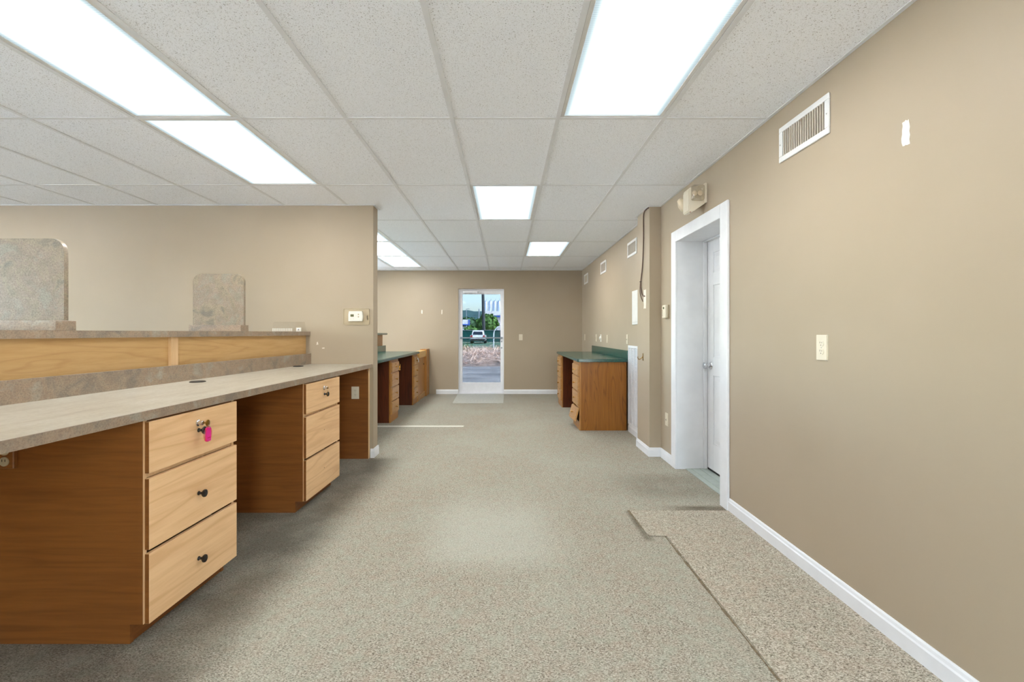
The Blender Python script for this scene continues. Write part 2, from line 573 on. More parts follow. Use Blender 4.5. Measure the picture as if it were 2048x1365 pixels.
bm = nb()
vs = [bm.verts.new(p) for p in ((XL - .3, YB - .3, 0), (XR + .55, YB - .3, 0), (XR + .55, YF + .2, 0), (XL - .3, YF + .2, 0))]
bm.faces.new(vs)
for p in ((XL - .3, YB - .3, -.15), (XR + .55, YF + .2, -.15)): pass
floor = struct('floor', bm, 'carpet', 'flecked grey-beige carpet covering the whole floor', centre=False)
# newer strip of carpet let in along the right wall, with its seam
bm = nb()
poly = [(0.962, -3.38), (1.512, -3.38), (1.512, 3.178), (0.846, 3.182), (0.853, 2.80), (0.870, 2.789), (0.958, 2.782)]
prism(bm, poly, 2, 0.0005, 0.005)
obj('carpet_patch', bm, 'carpet_patch', floor)
bm = nb()
for a, b, w in (((0.952, 1.2), (0.950, 2.786), 0.007), ((0.950, 2.782), (0.862, 2.792), 0.006), ((0.864, 2.784), (0.838, 3.186), 0.011), ((0.836, 3.188), (1.50, 3.186), 0.008)):
    a, b = Vector((a[0], a[1], 0)), Vector((b[0], b[1], 0))
    d = (b - a); n = Vector((-d.y, d.x, 0)).normalized()
    N = 26
    for k in range(N):
        j = random.uniform(0.4, 1.15)
        p, q = a + d * (k / N), a + d * ((k + 1) / N)
        vv = [bm.verts.new(x + Vector((0, 0, 0.0014))) for x in (p - n * w * j, q - n * w * j, q + n * w * j, p + n * w * j)]
        bm.faces.new(vv)
sm = obj('carpet_seam', bm, 'seam', floor)
# pale floor sheet and strip are things, further below

bm = nb()
box(bm, XL - .35, XR + .6, YB - .35, YF + .25, 2.56, 2.66)
ceiling = struct('ceiling', bm, 'plenum', 'suspended ceiling of white fissured tiles in a metal grid')
XS = [XR - 0.61 * k for k in range(18)]
YS = [YB + 1.22 * k for k in range(11)] + [YF]
LIGHTS = {(1, 4), (5, 4), (5, 5), (2, 6), (1, 8), (5, 7), (5, 8), (5, 9), (1, 2), (5, 2), (10, 2), (10, 5), (9, 8), (9, 9), (8, 7)}
# column k spans XS[k+1]..XS[k]; row r spans YS[r]..YS[r+1]
tile_src = {}
for r in range(11):
    y0, y1 = YS[r], YS[r + 1]
    for k in range(17):
        if (k, r) in LIGHTS: continue
        x0, x1 = XS[k + 1], XS[k]
        key = 'part' if r == 10 else 'full'
        cx, cy = (x0 + x1) / 2, (y0 + y1) / 2
        if key not in tile_src:
            b = bx(cx - .3045, cx + .3045, y0 + .001, y1 - .001, ZC + .0035, ZC + .018)
            tile_src[key] = obj('ceiling_tile', b, 'tile', ceiling)
        else:
            shared(tile_src[key], (cx, cy, ZC + .01075), ceiling)
tee_src = None
for x in XS[1:-1]:
    b = bx(x - .012, x + .012, YB, YF, ZC, ZC + .003)
    box(b, x - .001, x + .001, YB, YF, ZC + .003, ZC + .04)
    if tee_src is None: tee_src = obj('main_tee', b, 'tee', ceiling)
    else:
        b.free(); shared(tee_src, (x, (YB + YF) / 2, ZC + .02), ceiling)
ct_src = None
for y in YS[1:-1]:
    for k in range(17):
        x0, x1 = XS[k + 1] + .012, XS[k] - .012
        if ct_src is None:
            b = bx(x0, x1, y - .012, y + .012, ZC + .0004, ZC + .003)
            ct_src = obj('cross_tee', b, 'tee', ceiling)
        else:
            shared(ct_src, ((x0 + x1) / 2, y, ZC + .0017), ceiling)

# right wall with the door recess
OY0, OY1, OZ = 3.279, 4.168, 2.03
bm = nb()
box(bm, XR, XR + .275, YB - .2, OY0, 0, 2.56)
box(bm, XR, XR + .275, OY1, YF + .2, 0, 2.56)
box(bm, XR, XR + .275, OY0, OY1, OZ, 2.56)
wall_right = struct('wall_right', bm, 'wall', 'long beige painted wall on the right', centre=False)
# room behind the recessed door (closed off)
bm = nb()
box(bm, XR + .275, XR + .55, OY0 - .3, OY1 + .3, 2.06, 2.56)
box(bm, XR + .40, XR + .55, OY0 - .3, OY1 + .3, 0, 2.06)
struct('wall_behind_door', bm, 'wall', 'dark backing behind the recessed white door', centre=False)
# column
CX, CY0, CY1 = 1.413, 4.585, 5.0
struct('wall_column', bx(CX, XR, CY0, CY1, 0, 2.50), 'wall', 'beige boxed column standing out from the right wall')
# far wall with the glass door opening
DX0, DX1, DZ = -.924, -.020, 2.08
bm = nb()
box(bm, XL - .2, -6.4, YF, YF + .2, 0, 2.56)
box(bm, -4.7, -4.6, YF, YF + .2, 0, 2.56)
box(bm, -2.9, DX0, YF, YF + .2, 0, 2.56)
for a, b in ((-6.4, -4.7), (-4.6, -2.9)):
    box(bm, a, b, YF, YF + .2, 0, .12)
    box(bm, a, b, YF, YF + .2, 2.36, 2.56)
box(bm, DX1, XR + .2, YF, YF + .2, 0, 2.56)
box(bm, DX0, DX1, YF, YF + .2, DZ, 2.56)
struct('wall_far', bm, 'wall', 'beige end wall around the glass door', centre=False)
# partition behind the near desk
struct('wall_partition', bx(XL - .1, PX, PY0, PY1, 0, 2.50), 'wall', 'beige partition wall behind the near desk', centre=False)
# wall behind the camera
ADDED_WINB = [(0.35, 1.35)]     # unseen windows added behind the viewer for daylight
bm = nb()
box(bm, XL - .2, .35, YB - .2, YB, 0, 2.56)
box(bm, 1.35, XR + .2, YB - .2, YB, 0, 2.56)
for a, b in ADDED_WINB:
    box(bm, a, b, YB - .2, YB, 0, .12)
    box(bm, a, b, YB - .2, YB, 2.36, 2.56)
struct('wall_back', bm, 'wall', 'beige wall with shop windows behind the viewer', centre=False)
# left wall with windows added to daylight the lobby and the back office
WZ0, WZ1 = 0.12, 2.36
WIN = [(-3.1, -1.5), (-1.4, 0.2), (0.3, 1.9), (5.3, 6.9), (7.0, 8.6)]  # unseen windows, added to daylight the room
ADDED_WINF = [(-6.4, -4.7), (-4.6, -2.9)]         # unseen windows added in the end wall to light the back office
bm = nb()
edges = [YB - .2] + [e for w in WIN for e in w] + [YF + .2]
for a, b in zip(edges[0::2], edges[1::2]):
    box(bm, XL - .2, XL, a, b, 0, 2.56)
for a, b in WIN:
    box(bm, XL - .2, XL, a, b, 0, WZ0)
    box(bm, XL - .2, XL, a, b, WZ1, 2.56)
struct('wall_left', bm, 'wall', 'beige lobby wall with shop windows', centre=False)
for i, (a, b) in enumerate(WIN):
    w = bpy.data.objects.new('window_%d' % (i + 1), None)
    w.location = (XL - .1, (a + b) / 2, WZ0); C.objects.link(w); OFF[w.name] = Vector(w.location)
    w['kind'] = 'structure'; w['label'] = 'shop window in the lobby wall, number %d from the back' % (i + 1)
    bm = nb()
    for y0, y1, z0, z1 in ((a, a + .05, WZ0, WZ1), (b - .05, b, WZ0, WZ1), (a + .05, b - .05, WZ0, WZ0 + .05), (a + .05, b - .05, WZ1 - .05, WZ1)):
        box(bm, XL - .13, XL - .07, y0, y1, z0, z1)
    obj('window_frame', bm, 'mullion', w)
    obj('pane', bx(XL - .103, XL - .097, a + .05, b - .05, WZ0 + .05, WZ1 - .05), 'glass', w)
    pd = bpy.data.lights.new('window_portal', 'AREA')
    pd.shape = 'RECTANGLE'; pd.size = WZ1 - WZ0; pd.size_y = b - a
    pd.cycles.is_portal = True
    po = bpy.data.objects.new('window_portal', pd)
    po.location = (XL - .06, (a + b) / 2, (WZ0 + WZ1) / 2)
    po.rotation_euler = (0, -PI / 2, 0)
    C.objects.link(po)

def added_end_windows(spans, y, n0, inward, labels):
    for i, (a, b) in enumerate(spans):
        w = bpy.data.objects.new('window_%d' % (n0 + i), None)
        w.location = ((a + b) / 2, y, WZ0); C.objects.link(w); OFF[w.name] = Vector(w.location)
        w['kind'] = 'structure'; w['label'] = labels[i]
        bm = nb()
        for x0, x1, z0, z1 in ((a, a + .05, WZ0, WZ1), (b - .05, b, WZ0, WZ1), (a + .05, b - .05, WZ0, WZ0 + .05), (a + .05, b - .05, WZ1 - .05, WZ1)):
            box(bm, x0, x1, y - .03, y + .03, z0, z1)
        obj('window_frame', bm, 'mullion', w)
        obj('pane', bx(a + .05, b - .05, y - .003, y + .003, WZ0 + .05, WZ1 - .05), 'glass', w)
        pd = bpy.data.lights.new('window_portal', 'AREA')
        pd.shape = 'RECTANGLE'; pd.size = b - a; pd.size_y = WZ1 - WZ0
        pd.cycles.is_portal = True
        po = bpy.data.objects.new('window_portal', pd)
        po.location = ((a + b) / 2, y + inward * .04, (WZ0 + WZ1) / 2)
        po.rotation_euler = (inward * PI / 2, 0, 0)
        C.objects.link(po)
added_end_windows(ADDED_WINF, YF + .1, 6, -1, ['left shop window beside the entrance door, hidden by the partition', 'right shop window beside the entrance door, hidden by the partition'])
added_end_windows(ADDED_WINB, YB - .1, 8, 1, ['shop window behind the viewer'])

# baseboards (profiled) ---------------------------------------------------
BH, BT = 0.088, 0.013
def base_run(bm, p, q, nrm):
    """p, q in plan; nrm points into the room"""
    p, q, n = Vector((*p, 0)), Vector((*q, 0)), Vector((*nrm, 0))
    prof = [(0, 0), (BT, 0), (BT, BH * .72), (BT * .72, BH * .80), (BT * .55, BH * .93), (BT * .3, BH), (0, BH)]
    lo = [bm.verts.new(p + n * a + Vector((0, 0, z))) for a, z in prof]
    hi = [bm.verts.new(q + n * a + Vector((0, 0, z))) for a, z in prof]
    k = len(prof)
    bm.faces.new(lo); bm.faces.new(hi)
    for i in range(k):
        bm.faces.new((lo[i], lo[(i + 1) % k], hi[(i + 1) % k], hi[i]))
bm = nb()
base_run(bm, (XR, YB), (XR, 3.182), (-1, 0))
struct('baseboard_right', bm, 'trim', 'white baseboard along the near right wall')
bm = nb(); base_run(bm, (XR, 4.257), (XR, CY0), (-1, 0))
struct('baseboard_right', bm, 'trim', 'short white baseboard between the recessed door and the column')
bm = nb()
base_run(bm, (CX - BT, CY0), (XR, CY0), (0, -1)); base_run(bm, (CX, CY0), (CX, CY1), (-1, 0)); base_run(bm, (CX - BT, CY1), (XR, CY1), (0, 1))
struct('baseboard_column', bm, 'trim', 'white baseboard around the foot of the column')
bm = nb(); base_run(bm, (XR, CY1 + BT), (XR, 5.76), (-1, 0))
base_run(bm, (XR, 8.16), (XR, YF), (-1, 0))
struct('baseboard_right', bm, 'trim', 'white baseboard below the tall air return grille')
bm = nb(); base_run(bm, (-1.36, YF), (DX0 - .0, YF), (0, -1))
base_run(bm, (DX1, YF), (XR, YF), (0, -1))
struct('baseboard_far', bm, 'trim', 'white baseboard along the end wall')
bm = nb()
base_run(bm, (-1.30, PY0), (PX + BT, PY0), (0, -1)); base_run(bm, (PX, PY0), (PX, PY1), (1, 0)); base_run(bm, (PX + BT, PY1), (-2.4, PY1), (0, 1))
struct('baseboard_partition', bm, 'trim', 'white baseboard wrapping the end of the partition wall')
# ceiling wall angles ------------------------------------------------------
def angle_strip(n, label, rects):
    b = nb()
    for x0, x1, y0, y1 in rects:
        box(b, x0, x1, y0, y1, ZC - .0015, ZC + .0025)
    struct('trim_%d' % n, b, 'tee', label)
angle_strip(1, 'metal wall angle between ceiling and right wall', [(XR - .02, XR - .0005, YB, CY0 - .02), (XR - .02, XR - .0005, CY1 + .02, YF), (CX - .02, CX, CY0 - .02, CY1 + .02), (CX, XR, CY0 - .02, CY0), (CX, XR, CY1, CY1 + .02)])
angle_strip(2, 'metal wall angle between ceiling and partition', [(XL, PX + .02, PY0 - .02, PY0), (PX, PX + .02, PY0, PY1 + .02), (XL, PX, PY1, PY1 + .02)])
angle_strip(3, 'metal wall angle between ceiling and end wall', [(XL, XR - .02, YF - .02, YF)])
angle_strip(4, 'metal wall angle between ceiling and lobby wall', [(XL, XL + .02, YB, PY0 - .02)])

# recessed six-panel door -------------------------------------------------
d1 = bpy.data.objects.new('door_1', None); d1.location = (XR, 3.72, 0); C.objects.link(d1); OFF[d1.name] = Vector(d1.location)
d1['kind'] = 'structure'; d1['label'] = 'white six-panel door set deep in the right wall'
def casing_prof(bm, pts_in, pts_out):
    pass
CT = 0.018
JY0, JY1, JZ = 3.289, 4.158, 2.02
for nm, (y0, y1, z0, z1) in (('casing', (3.182, JY0 + .004, 0, JZ + .095)), ('casing', (JY1 - .004, 4.257, 0, JZ + .095)), ('casing', (JY0 + .004, JY1 - .004, JZ - .004, JZ + .095))):
    b = bx(XR - CT, XR, y0, y1, z0, z1, 0.004, 2)
    obj('casing', b, 'trim', d1)
for y0, y1 in ((OY0, JY0), (JY1, OY1)):
    obj('jamb', bx(XR - .002, XR + .31, y0, y1, 0, OZ), 'trim', d1)
obj('head_jamb', bx(XR - .002, XR + .31, JY0, JY1, JZ, OZ), 'trim', d1)
LX = XR + .268         # face of the door leaf
for y0, y1, z0, z1 in ((JY0, JY0 + .012, 0, JZ), (JY1 - .012, JY1, 0, JZ), (JY0 + .012, JY1 - .012, JZ - .012, JZ)):
    obj('door_stop', bx(LX - .036, LX - .003, y0, y1, z0, z1, .002), 'trim', d1)
leaf_y0, leaf_y1 = JY0 + .004, JY1 - .004
leaf = obj('door_leaf', bx(LX + .008, LX + .036, leaf_y0, leaf_y1, .022, JZ - .004), 'trim', d1)
W6 = leaf_y1 - leaf_y0
ST = 0.115
mid = (leaf_y0 + leaf_y1) / 2
rows = [(.022 + .23, .84), (1.00, 1.62), (1.73, JZ - .004 - .115)]
for y0, y1 in ((leaf_y0, leaf_y0 + ST), (mid - .055, mid + .055), (leaf_y1 - ST, leaf_y1)):
    obj('stile', bx(LX, LX + .008, y0, y1, .022, JZ - .004, .0015), 'trim', leaf)
zr = [(.022, rows[0][0]), (rows[0][1], rows[1][0]), (rows[1][1], rows[2][0]), (rows[2][1], JZ - .004)]
for z0, z1 in zr:
    for y0, y1 in ((leaf_y0 + ST, mid - .055), (mid + .055, leaf_y1 - ST)):
        obj('rail', bx(LX, LX + .008, y0, y1, z0, z1, .0015), 'trim', leaf)
for z0, z1 in rows:
    for y0, y1 in ((leaf_y0 + ST, mid - .055), (mid + .055, leaf_y1 - ST)):
        b = nb()
        g, s = .012, .03
        o_ = [(y0 + g, z0 + g), (y1 - g, z0 + g), (y1 - g, z1 - g), (y0 + g, z1 - g)]
        i_ = [(y0 + g + s, z0 + g + s), (y1 - g - s, z0 + g + s), (y1 - g - s, z1 - g - s), (y0 + g + s, z1 - g - s)]
        A = [b.verts.new((LX + .008, *p)) for p in o_]; B_ = [b.verts.new((LX + .001, *p)) for p in i_]
        b.faces.new(B_)
        for k in range(4): b.faces.new((A[k], A[(k + 1) % 4], B_[(k + 1) % 4], B_[k]))
        obj('panel', b, 'trim', leaf)
b = nb(); KY, KZ = JY1 - .075, .925
lathe(b, [(.034, 0), (.034, .004), (.028, .010), (.012, .014), (.011, .034), (.024, .042), (.029, .054), (.027, .064), (.016, .069), (0, .070)], (LX, KY, KZ), (-1, 0, 0), 28)
obj('door_knob', b, 'chrome', leaf, True)
b = nb(); box(b, LX + .004, LX + .034, leaf_y0, leaf_y1, .003, .020)
obj('bottom_shadow_gap', b, 'dark', leaf)
# vinyl threshold in the recess
th = bpy.data.objects.new('trim_5', None); th.location = (XR + .15, 3.72, 0); C.objects.link(th); OFF[th.name] = Vector(th.location)
th['kind'] = 'structure'; th['label'] = 'grey-green vinyl threshold in front of the recessed door'
for i, (x0, x1) in enumerate(((1.60, 1.648), (1.650, 1.722), (1.724, LX + .0))):
    obj('vinyl_strip', bx(x0, x1, JY0, JY1, .0008, .006 + .001 * i, .0015), 'vinyl', th)

# glass entrance door ------------------------------------------------------
d2 = bpy.data.objects.new('door_2', None); d2.location = ((DX0 + DX1) / 2, YF + .08, 0); C.objects.link(d2); OFF[d2.name] = Vector(d2.location)
d2['kind'] = 'structure'; d2['label'] = 'aluminium framed glass entrance door in the end wall'
DY = YF + .08
obj('frame_jamb', bx(DX0, DX0 + .022, DY - .03, DY + .08, 0, DZ), 'aluminium', d2)
obj('frame_jamb', bx(DX1 - .022, DX1, DY - .03, DY + .08, 0, DZ), 'aluminium', d2)
obj('frame_head', bx(DX0 + .022, DX1 - .022, DY - .03, DY + .08, DZ - .028, DZ), 'aluminium', d2)
obj('stile', bx(DX0 + .0222, -.847, DY - .012, DY + .03, .0092, DZ - .0282, .002), 'aluminium', d2)
obj('stile', bx(-.090, DX1 - .0222, DY - .012, DY + .03, .0092, DZ - .0282, .002), 'aluminium', d2)
obj('top_rail', bx(-.847, -.090, DY - .012, DY + .03, 1.977, DZ - .0282, .002), 'aluminium', d2)
obj('bottom_rail', bx(-.847, -.090, DY - .012, DY + .03, .0092, .223, .002), 'aluminium', d2)
obj('pane', bx(-.847, -.090, DY + .004, DY + .012, .223, 1.977), 'door_glass', d2)
b = nb(); cyl(b, (-.885, DY - .055, 1.108), (-.052, DY - .055, 1.108), .012, seg=14)
pb = obj('push_bar', b, 'steel', d2, True)
for x in (-.868, -.068):
    obj('bar_bracket', bx(x - .02, x + .02, DY - .06, DY - .012, 1.09, 1.126, .004), 'steel', pb)
cl = obj('door_closer', bx(-.83, -.55, DY - .075, DY - .02, 2.0, 2.04, .006), 'aluminium', d2)
b = nb(); tube(b, [(-.70, DY - .05, 2.045), (-.52, DY - .09, 2.035), (-.50, DY - .09, 2.0), (-.42, DY - .03, 1.992)], .009, 8)
obj('closer_arm', b, 'aluminium', cl, True)
for z in (1.035, .91):
    b = nb(); lathe(b, [(.016, 0), (.016, .006), (.009, .008), (0, .008)], (-.068, DY - .012, z), (0, -1, 0), 14)
    obj('lock_cylinder', b, 'steel', d2, True)
for x0, x1, z0, z1 in ((DX0 + .022, DX0 + .04, .009, DZ - .028), (DX1 - .04, DX1 - .022, .009, DZ - .028), (DX0 + .04, DX1 - .04, DZ - .05, DZ - .028)):
    obj('frame_stop', bx(x0, x1, DY + .031, DY + .06, z0, z1), 'aluminium', d2)
obj('sill', bx(DX0, DX1, YF - .002, YF + .2, .0, .009), 'aluminium', d2)

# ------------------------------------------------------------------ fluorescent ceiling lights
def troffer(cell, label, mat='lens'):
    k, r = cell
    x0, x1, y0, y1 = XS[k + 1], XS[k], YS[r], YS[r + 1]
    t = thing('ceiling_light', label, 'light', ((x0 + x1) / 2, (y0 + y1) / 2, ZC), group='fluorescent ceiling lights')
    for a, b_, c, d in ((x0 + .013, x0 + .034, y0 + .013, y1 - .013), (x1 - .034, x1 - .013, y0 + .013, y1 - .013),
                        (x0 + .034, x1 - .034, y0 + .013, y0 + .03), (x0 + .034, x1 - .034, y1 - .03, y1 - .013)):
        obj('lens_frame', bx(a, b_, c, d, ZC + .002, ZC + .012, .002), 'white_metal', t)
    obj('lens_panel', bx(x0 + .034, x1 - .034, y0 + .03, y1 - .03, ZC + .005, ZC + .009), mat, t)
    obj('housing', bx(x0 + .002, x1 - .002, y0 + .002, y1 - .002, ZC + .012, ZC + .10), 'white_metal', t)
troffer((1, 4), 'big fluorescent ceiling light at the top, nearest the right wall')
troffer((5, 4), 'big fluorescent ceiling light at the top left, cut by the frame')
troffer((5, 5), 'ceiling light left of the middle, touching the big top left one', 'lens_warm')
troffer((2, 6), 'single ceiling light in the middle of the room, before the partition end')
troffer((1, 8), 'small-looking ceiling light toward the end wall on the right', 'lens_warm')
troffer((5, 7), 'ceiling light just past the partition, mostly hidden by it')
troffer((5, 8), 'middle one of the row of ceiling lights past the partition')
troffer((5, 9), 'farthest ceiling light, next to the end wall on the left')
troffer((1, 2), 'ceiling light behind the viewer on the right')  # unseen lights from here on, added to brighten the room
troffer((5, 2), 'ceiling light behind the viewer on the left')
troffer((10, 2), 'ceiling light over the rear of the lobby')
troffer((10, 5), 'ceiling light over the front of the lobby')
troffer((9, 8), 'ceiling light over the left of the back office')
troffer((9, 9), 'ceiling light by the shop windows of the back office')
troffer((8, 7), 'ceiling light just behind the partition')

# ------------------------------------------------------------------ near desk (runs slightly askew to the walls)
def fx(y):                                   # front edge of the worktop
    return -1.285 - 0.037 * (4.53 - y)
def bxk(y):                                  # front face of the backsplash
    return -1.876 - 0.079 * (4.54 - y)
def desk_map(bm):
    """verts given as (depth behind the front edge, y, z)"""
    for v in bm.verts:
        v.co.x = fx(v.co.y) - v.co.x
    return bm
ZT, ZB = 0.908, 0.871
YN = 0.50                                    # near end of the desk (out of frame)

wt = thing('worktop', 'long stone-pattern laminate worktop of the near desk', 'worktop', (-1.6, 2.5, ZB))
b = nb()
pl = [(fx(YN) - .003, YN), (fx(PY0) - .003, PY0 - .0005), (bxk(PY0), PY0 - .0005), (bxk(YN), YN)]
prism(b, pl, 2, ZB, ZT)
obj('top_sheet', b, 'worktop', wt)
b = nb()
prism(b, [(fx(YN), YN), (fx(PY0), PY0 - .0005), (fx(PY0) - .003, PY0 - .0005), (fx(YN) - .003, YN)], 2, ZB, ZT - .0004)
obj('front_edge', b, 'stone', wt)
b = nb()
prism(b, [(bxk(YN), YN), (bxk(PY0), PY0 - .0005), (bxk(PY0) - .019, PY0 - .0005), (bxk(YN) - .019, YN)], 2, ZB, 1.010)
obj('backsplash', b, 'stone', wt)
for gx, gy in ((-1.885, 2.876), (-1.85, 4.197)):
    b = nb(); lathe(b, [(.044, 0), (.044, .004), (.038, .006), (.036, .0045), (0, .0045)], (gx, gy, ZT), (0, 0, 1), 28)
    g = obj('grommet', b, 'dark', wt, True)

def lock_parts(parent, y, z, face_x):
    b = nb(); lathe(b, [(.015, 0), (.015, .003), (.012, .006), (.010, .007), (.010, .022), (.008, .024), (0, .024)], (face_x, y, z), (1, 0, 0), 18)
    return obj('lock', b, 'chrome', parent, True)
def knob_part(parent, y, z, face_x, mat='black_knob', s=1.0):
    b = nb(); lathe(b, [(.0085 * s, 0), (.0085 * s, .002), (.005 * s, .006 * s), (.005 * s, .013 * s), (.012 * s, .018 * s), (.0155 * s, .023 * s), (.0145 * s, .028 * s), (.008 * s, .0315 * s), (0, .032 * s)], (face_x, y, z), (1, 0, 0), 20)
    return obj('knob', b, mat, parent, True)

def shade_side_faces(o, mat):  # paints shade on the side faces with a darker material
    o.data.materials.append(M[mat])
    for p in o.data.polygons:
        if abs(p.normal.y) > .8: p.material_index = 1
ZD = [(.660, .862), (.362, .640), (.074, .347)]
def pedestal(y0, y1, label, knobs, locks, holes):
    t = thing('drawer_pedestal', label, 'drawers', (fx((y0 + y1) / 2) - .3, (y0 + y1) / 2, 0), group='drawer pedestals of the near desk')
    side = [(.022, .075), (.072, .075), (.072, 0.0), (.585, 0.0), (.585, ZB - .001), (.022, ZB - .001)]
    for a, c in ((y0, y0 + .018), (y1 - .018, y1)):
        b = nb(); prism(b, [p for p in side], 1, a, c)
        sp = obj('side_panel', desk_map(b), 'carcass_x', t)
        b = bx(.0205, .022, a + .0004, c - .0004, .075, ZB - .001)
        obj('edge_band', desk_map(b), 'edge_band', sp)
    obj('toe_kick', desk_map(bx(.076, .09, y0 + .018, y1 - .018, 0, .073)), 'carcass_y', t)
    obj('bottom_panel', desk_map(bx(.022, .58, y0 + .018, y1 - .018, .076, .092)), 'carcass_x', t)
    obj('back_panel', desk_map(bx(.57, .585, y0 + .018, y1 - .018, .002, ZB - .002)), 'carcass_y', t)
    obj('front_rail', desk_map(bx(.024, .06, y0 + .018, y1 - .018, .640, .662)), 'edge_band', t)
    obj('top_rail', desk_map(bx(.024, .06, y0 + .018, y1 - .018, .845, ZB - .002)), 'carcass_y', t)
    yc = (y0 + y1) / 2
    for i, (z0, z1) in enumerate(ZD):
        dr = obj('drawer', desk_map(bx(.0015, .0195, y0 + .006, y1 - .004, z0, z1, .0012)), 'maple_y', t)
        shade_side_faces(dr, 'carcass_x')
        b = nb()
        for (d0, d1, a, c, e, f) in ((.02, .50, y0 + .035, y0 + .047, z0 + .03, z1 - .05), (.02, .50, y1 - .047, y1 - .035, z0 + .03, z1 - .05), (.02, .50, y0 + .047, y1 - .047, z0 + .03, z0 + .036), (.49, .50, y0 + .047, y1 - .047, z0 + .036, z1 - .05)):
            box(b, d0, d1, a, c, e, f)
        obj('drawer_box', desk_map(b), 'edge_band', dr)
        fxx = fx(yc) - .0015
        if i in knobs: knob_part(dr, yc, knobs[i], fxx, s=1.12)
        if i in locks: lock_parts(dr, yc - .005, locks[i], fxx)
        if i in holes:
            b = nb(); lathe(b, [(.0035, 0), (.0035, .0008), (0, .0008)], (fxx, yc, holes[i]), (1, 0, 0), 10)
            obj('screw_hole', b, 'slot', dr)
    return t
pedestal(1.822, 2.392, 'nearest three-drawer maple pedestal, the one with the pink key tag', {0: .772, 1: .489, 2: .196}, {0: .806}, {})
pedestal(3.150, 3.735, 'three-drawer maple pedestal farther along, beside the partition, with a knob only on top', {0: .760}, {0: .806}, {1: .50, 2: .22})

# key hanging in the lock of the nearest pedestal, with coil and pink tag
ky, kz = 2.102, .806
kx = fx(ky) + .022
kt = thing('key_ring', 'brass key with a bright pink tag hanging from the nearest drawer lock', 'key', (kx, ky, kz - .05))
b = nb(); lathe(b, [(.013, 0), (.0145, .001), (.0145, .004), (.013, .005), (0, .005)], (kx + .018, ky, kz), (1, 0, 0), 20)
cyl(b, (kx + .0026, ky, kz), (kx + .018, ky, kz), .0035, seg=10)
obj('key', b, 'old_brass', kt, True)
b = nb(); prism(b, rrect(ky - .0155, ky + .0155, kz - .082, kz - .020, .006), 0, kx + .019, kx + .026)
obj('tag', b, 'pink', kt)
obj('tag_window', bx(kx + .0262, kx + .0268, ky - .011, ky + .011, kz - .068, kz - .064), 'pink_clear', kt)
b = nb(); torus(b, (kx + .0225, ky, kz - .017), (0, 1, 0.2), .008, .0013, 18, 6)
obj('split_ring', b, 'nickel', kt, True)
b = nb(); torus(b, (kx + .021, ky, kz - .050), (1, .15, 0), .031, .0042, 30, 8)
obj('coil_wristband', b, 'pink_clear', kt, True)
# spare key on the second pedestal
ky2 = 3.437
kx2 = fx(ky2) + .022
kt = thing('key', 'small brass key hanging from the lock of the farther maple pedestal', 'key', (kx2, ky2, .75))
b = nb(); lathe(b, [(.010, 0), (.010, .002), (0, .002)], (kx2 + .004, ky2, .805), (1, 0, 0), 16)
cyl(b, (kx2 + .0026, ky2, .806), (kx2 + .004, ky2, .806), .003, seg=8)
obj('key_head', b, 'brass', kt, True)
b = nb(); torus(b, (kx2 + .005, ky2, .793), (0, 1, 0), .010, .0012, 18, 6)
obj('split_ring', b, 'nickel', kt, True)
b = nb(); prism(b, [(ky2 - .009, .786), (ky2 - .002, .788), (ky2 - .010, .742), (ky2 - .016, .744)], 0, kx2 + .004, kx2 + .0055)
obj('spare_key', b, 'brass', kt)

# support panel on the partition, its outlet and a dark bracket
sp = thing('support_panel', 'brown laminate support panel under the worktop against the partition', 'panel', (-1.58, 4.53, 0))
obj('panel', bx(-1.905, -1.312, 4.500, 4.5385, 0, ZB - .001), 'carcass_x', sp)
obj('edge_band', bx(-1.312, -1.309, 4.5005, 4.538, 0, ZB - .001), 'edge_band', sp)
obj('top_cleat', bx(-1.345, -1.315, 4.470, 4.4995, ZB - .03, ZB - .001), 'carcass_x', sp)
sp = thing('support_panel', 'brown laminate end panel carrying the near end of the worktop, outside the frame', 'panel', (-1.75, YN + .05, 0))
obj('panel', desk_map(bx(.022, .585, YN + .04, YN + .06, 0, ZB - .001)), 'carcass_x', sp)
b = nb()
box(b, fx(3.76) - .09, fx(3.76) - .03, 3.737, 3.741, ZB - .085, ZB - .001)
box(b, fx(3.76) - .09, fx(3.76) - .03, 3.741, 3.80, ZB - .006, ZB - .001)
tag(obj('shelf_bracket', b, 'dark'), 'dark metal angle bracket under the worktop beside the farther maple pedestal', 'bracket')

# service ledge on its panelled riser
def lx(y):
    return -1.883 - 0.084 * (4.54 - y)
lg = thing('service_ledge', 'raised stone-pattern service ledge on a maple panelled riser behind the near desk', 'ledge', (-2.1, 2.5, 0))
def along(off0, off1, y0, y1, z0, z1):
    b = nb()
    prism(b, [(lx(y0) - off0, y0), (lx(y1) - off0, y1), (lx(y1) - off1, y1), (lx(y0) - off1, y0)], 2, z0, z1)
    return b
obj('ledge_top', along(0, .40, YN, PY0 - .0005, 1.184, 1.221), 'stone', lg)
obj('riser_panel', along(.044, .062, YN, 2.878, 0, 1.1835), 'honey_y', lg)
obj('riser_panel', along(.044, .062, 2.933, PY0 - .001, 0, 1.1835), 'honey_y', lg)
obj('riser_post', along(.026, .075, 2.878, 2.933, 0, 1.1835), 'edge_band', lg)
obj('lobby_panel', along(.20, .22, YN, PY0 - .001, 0, 1.1835), 'honey_y', lg)

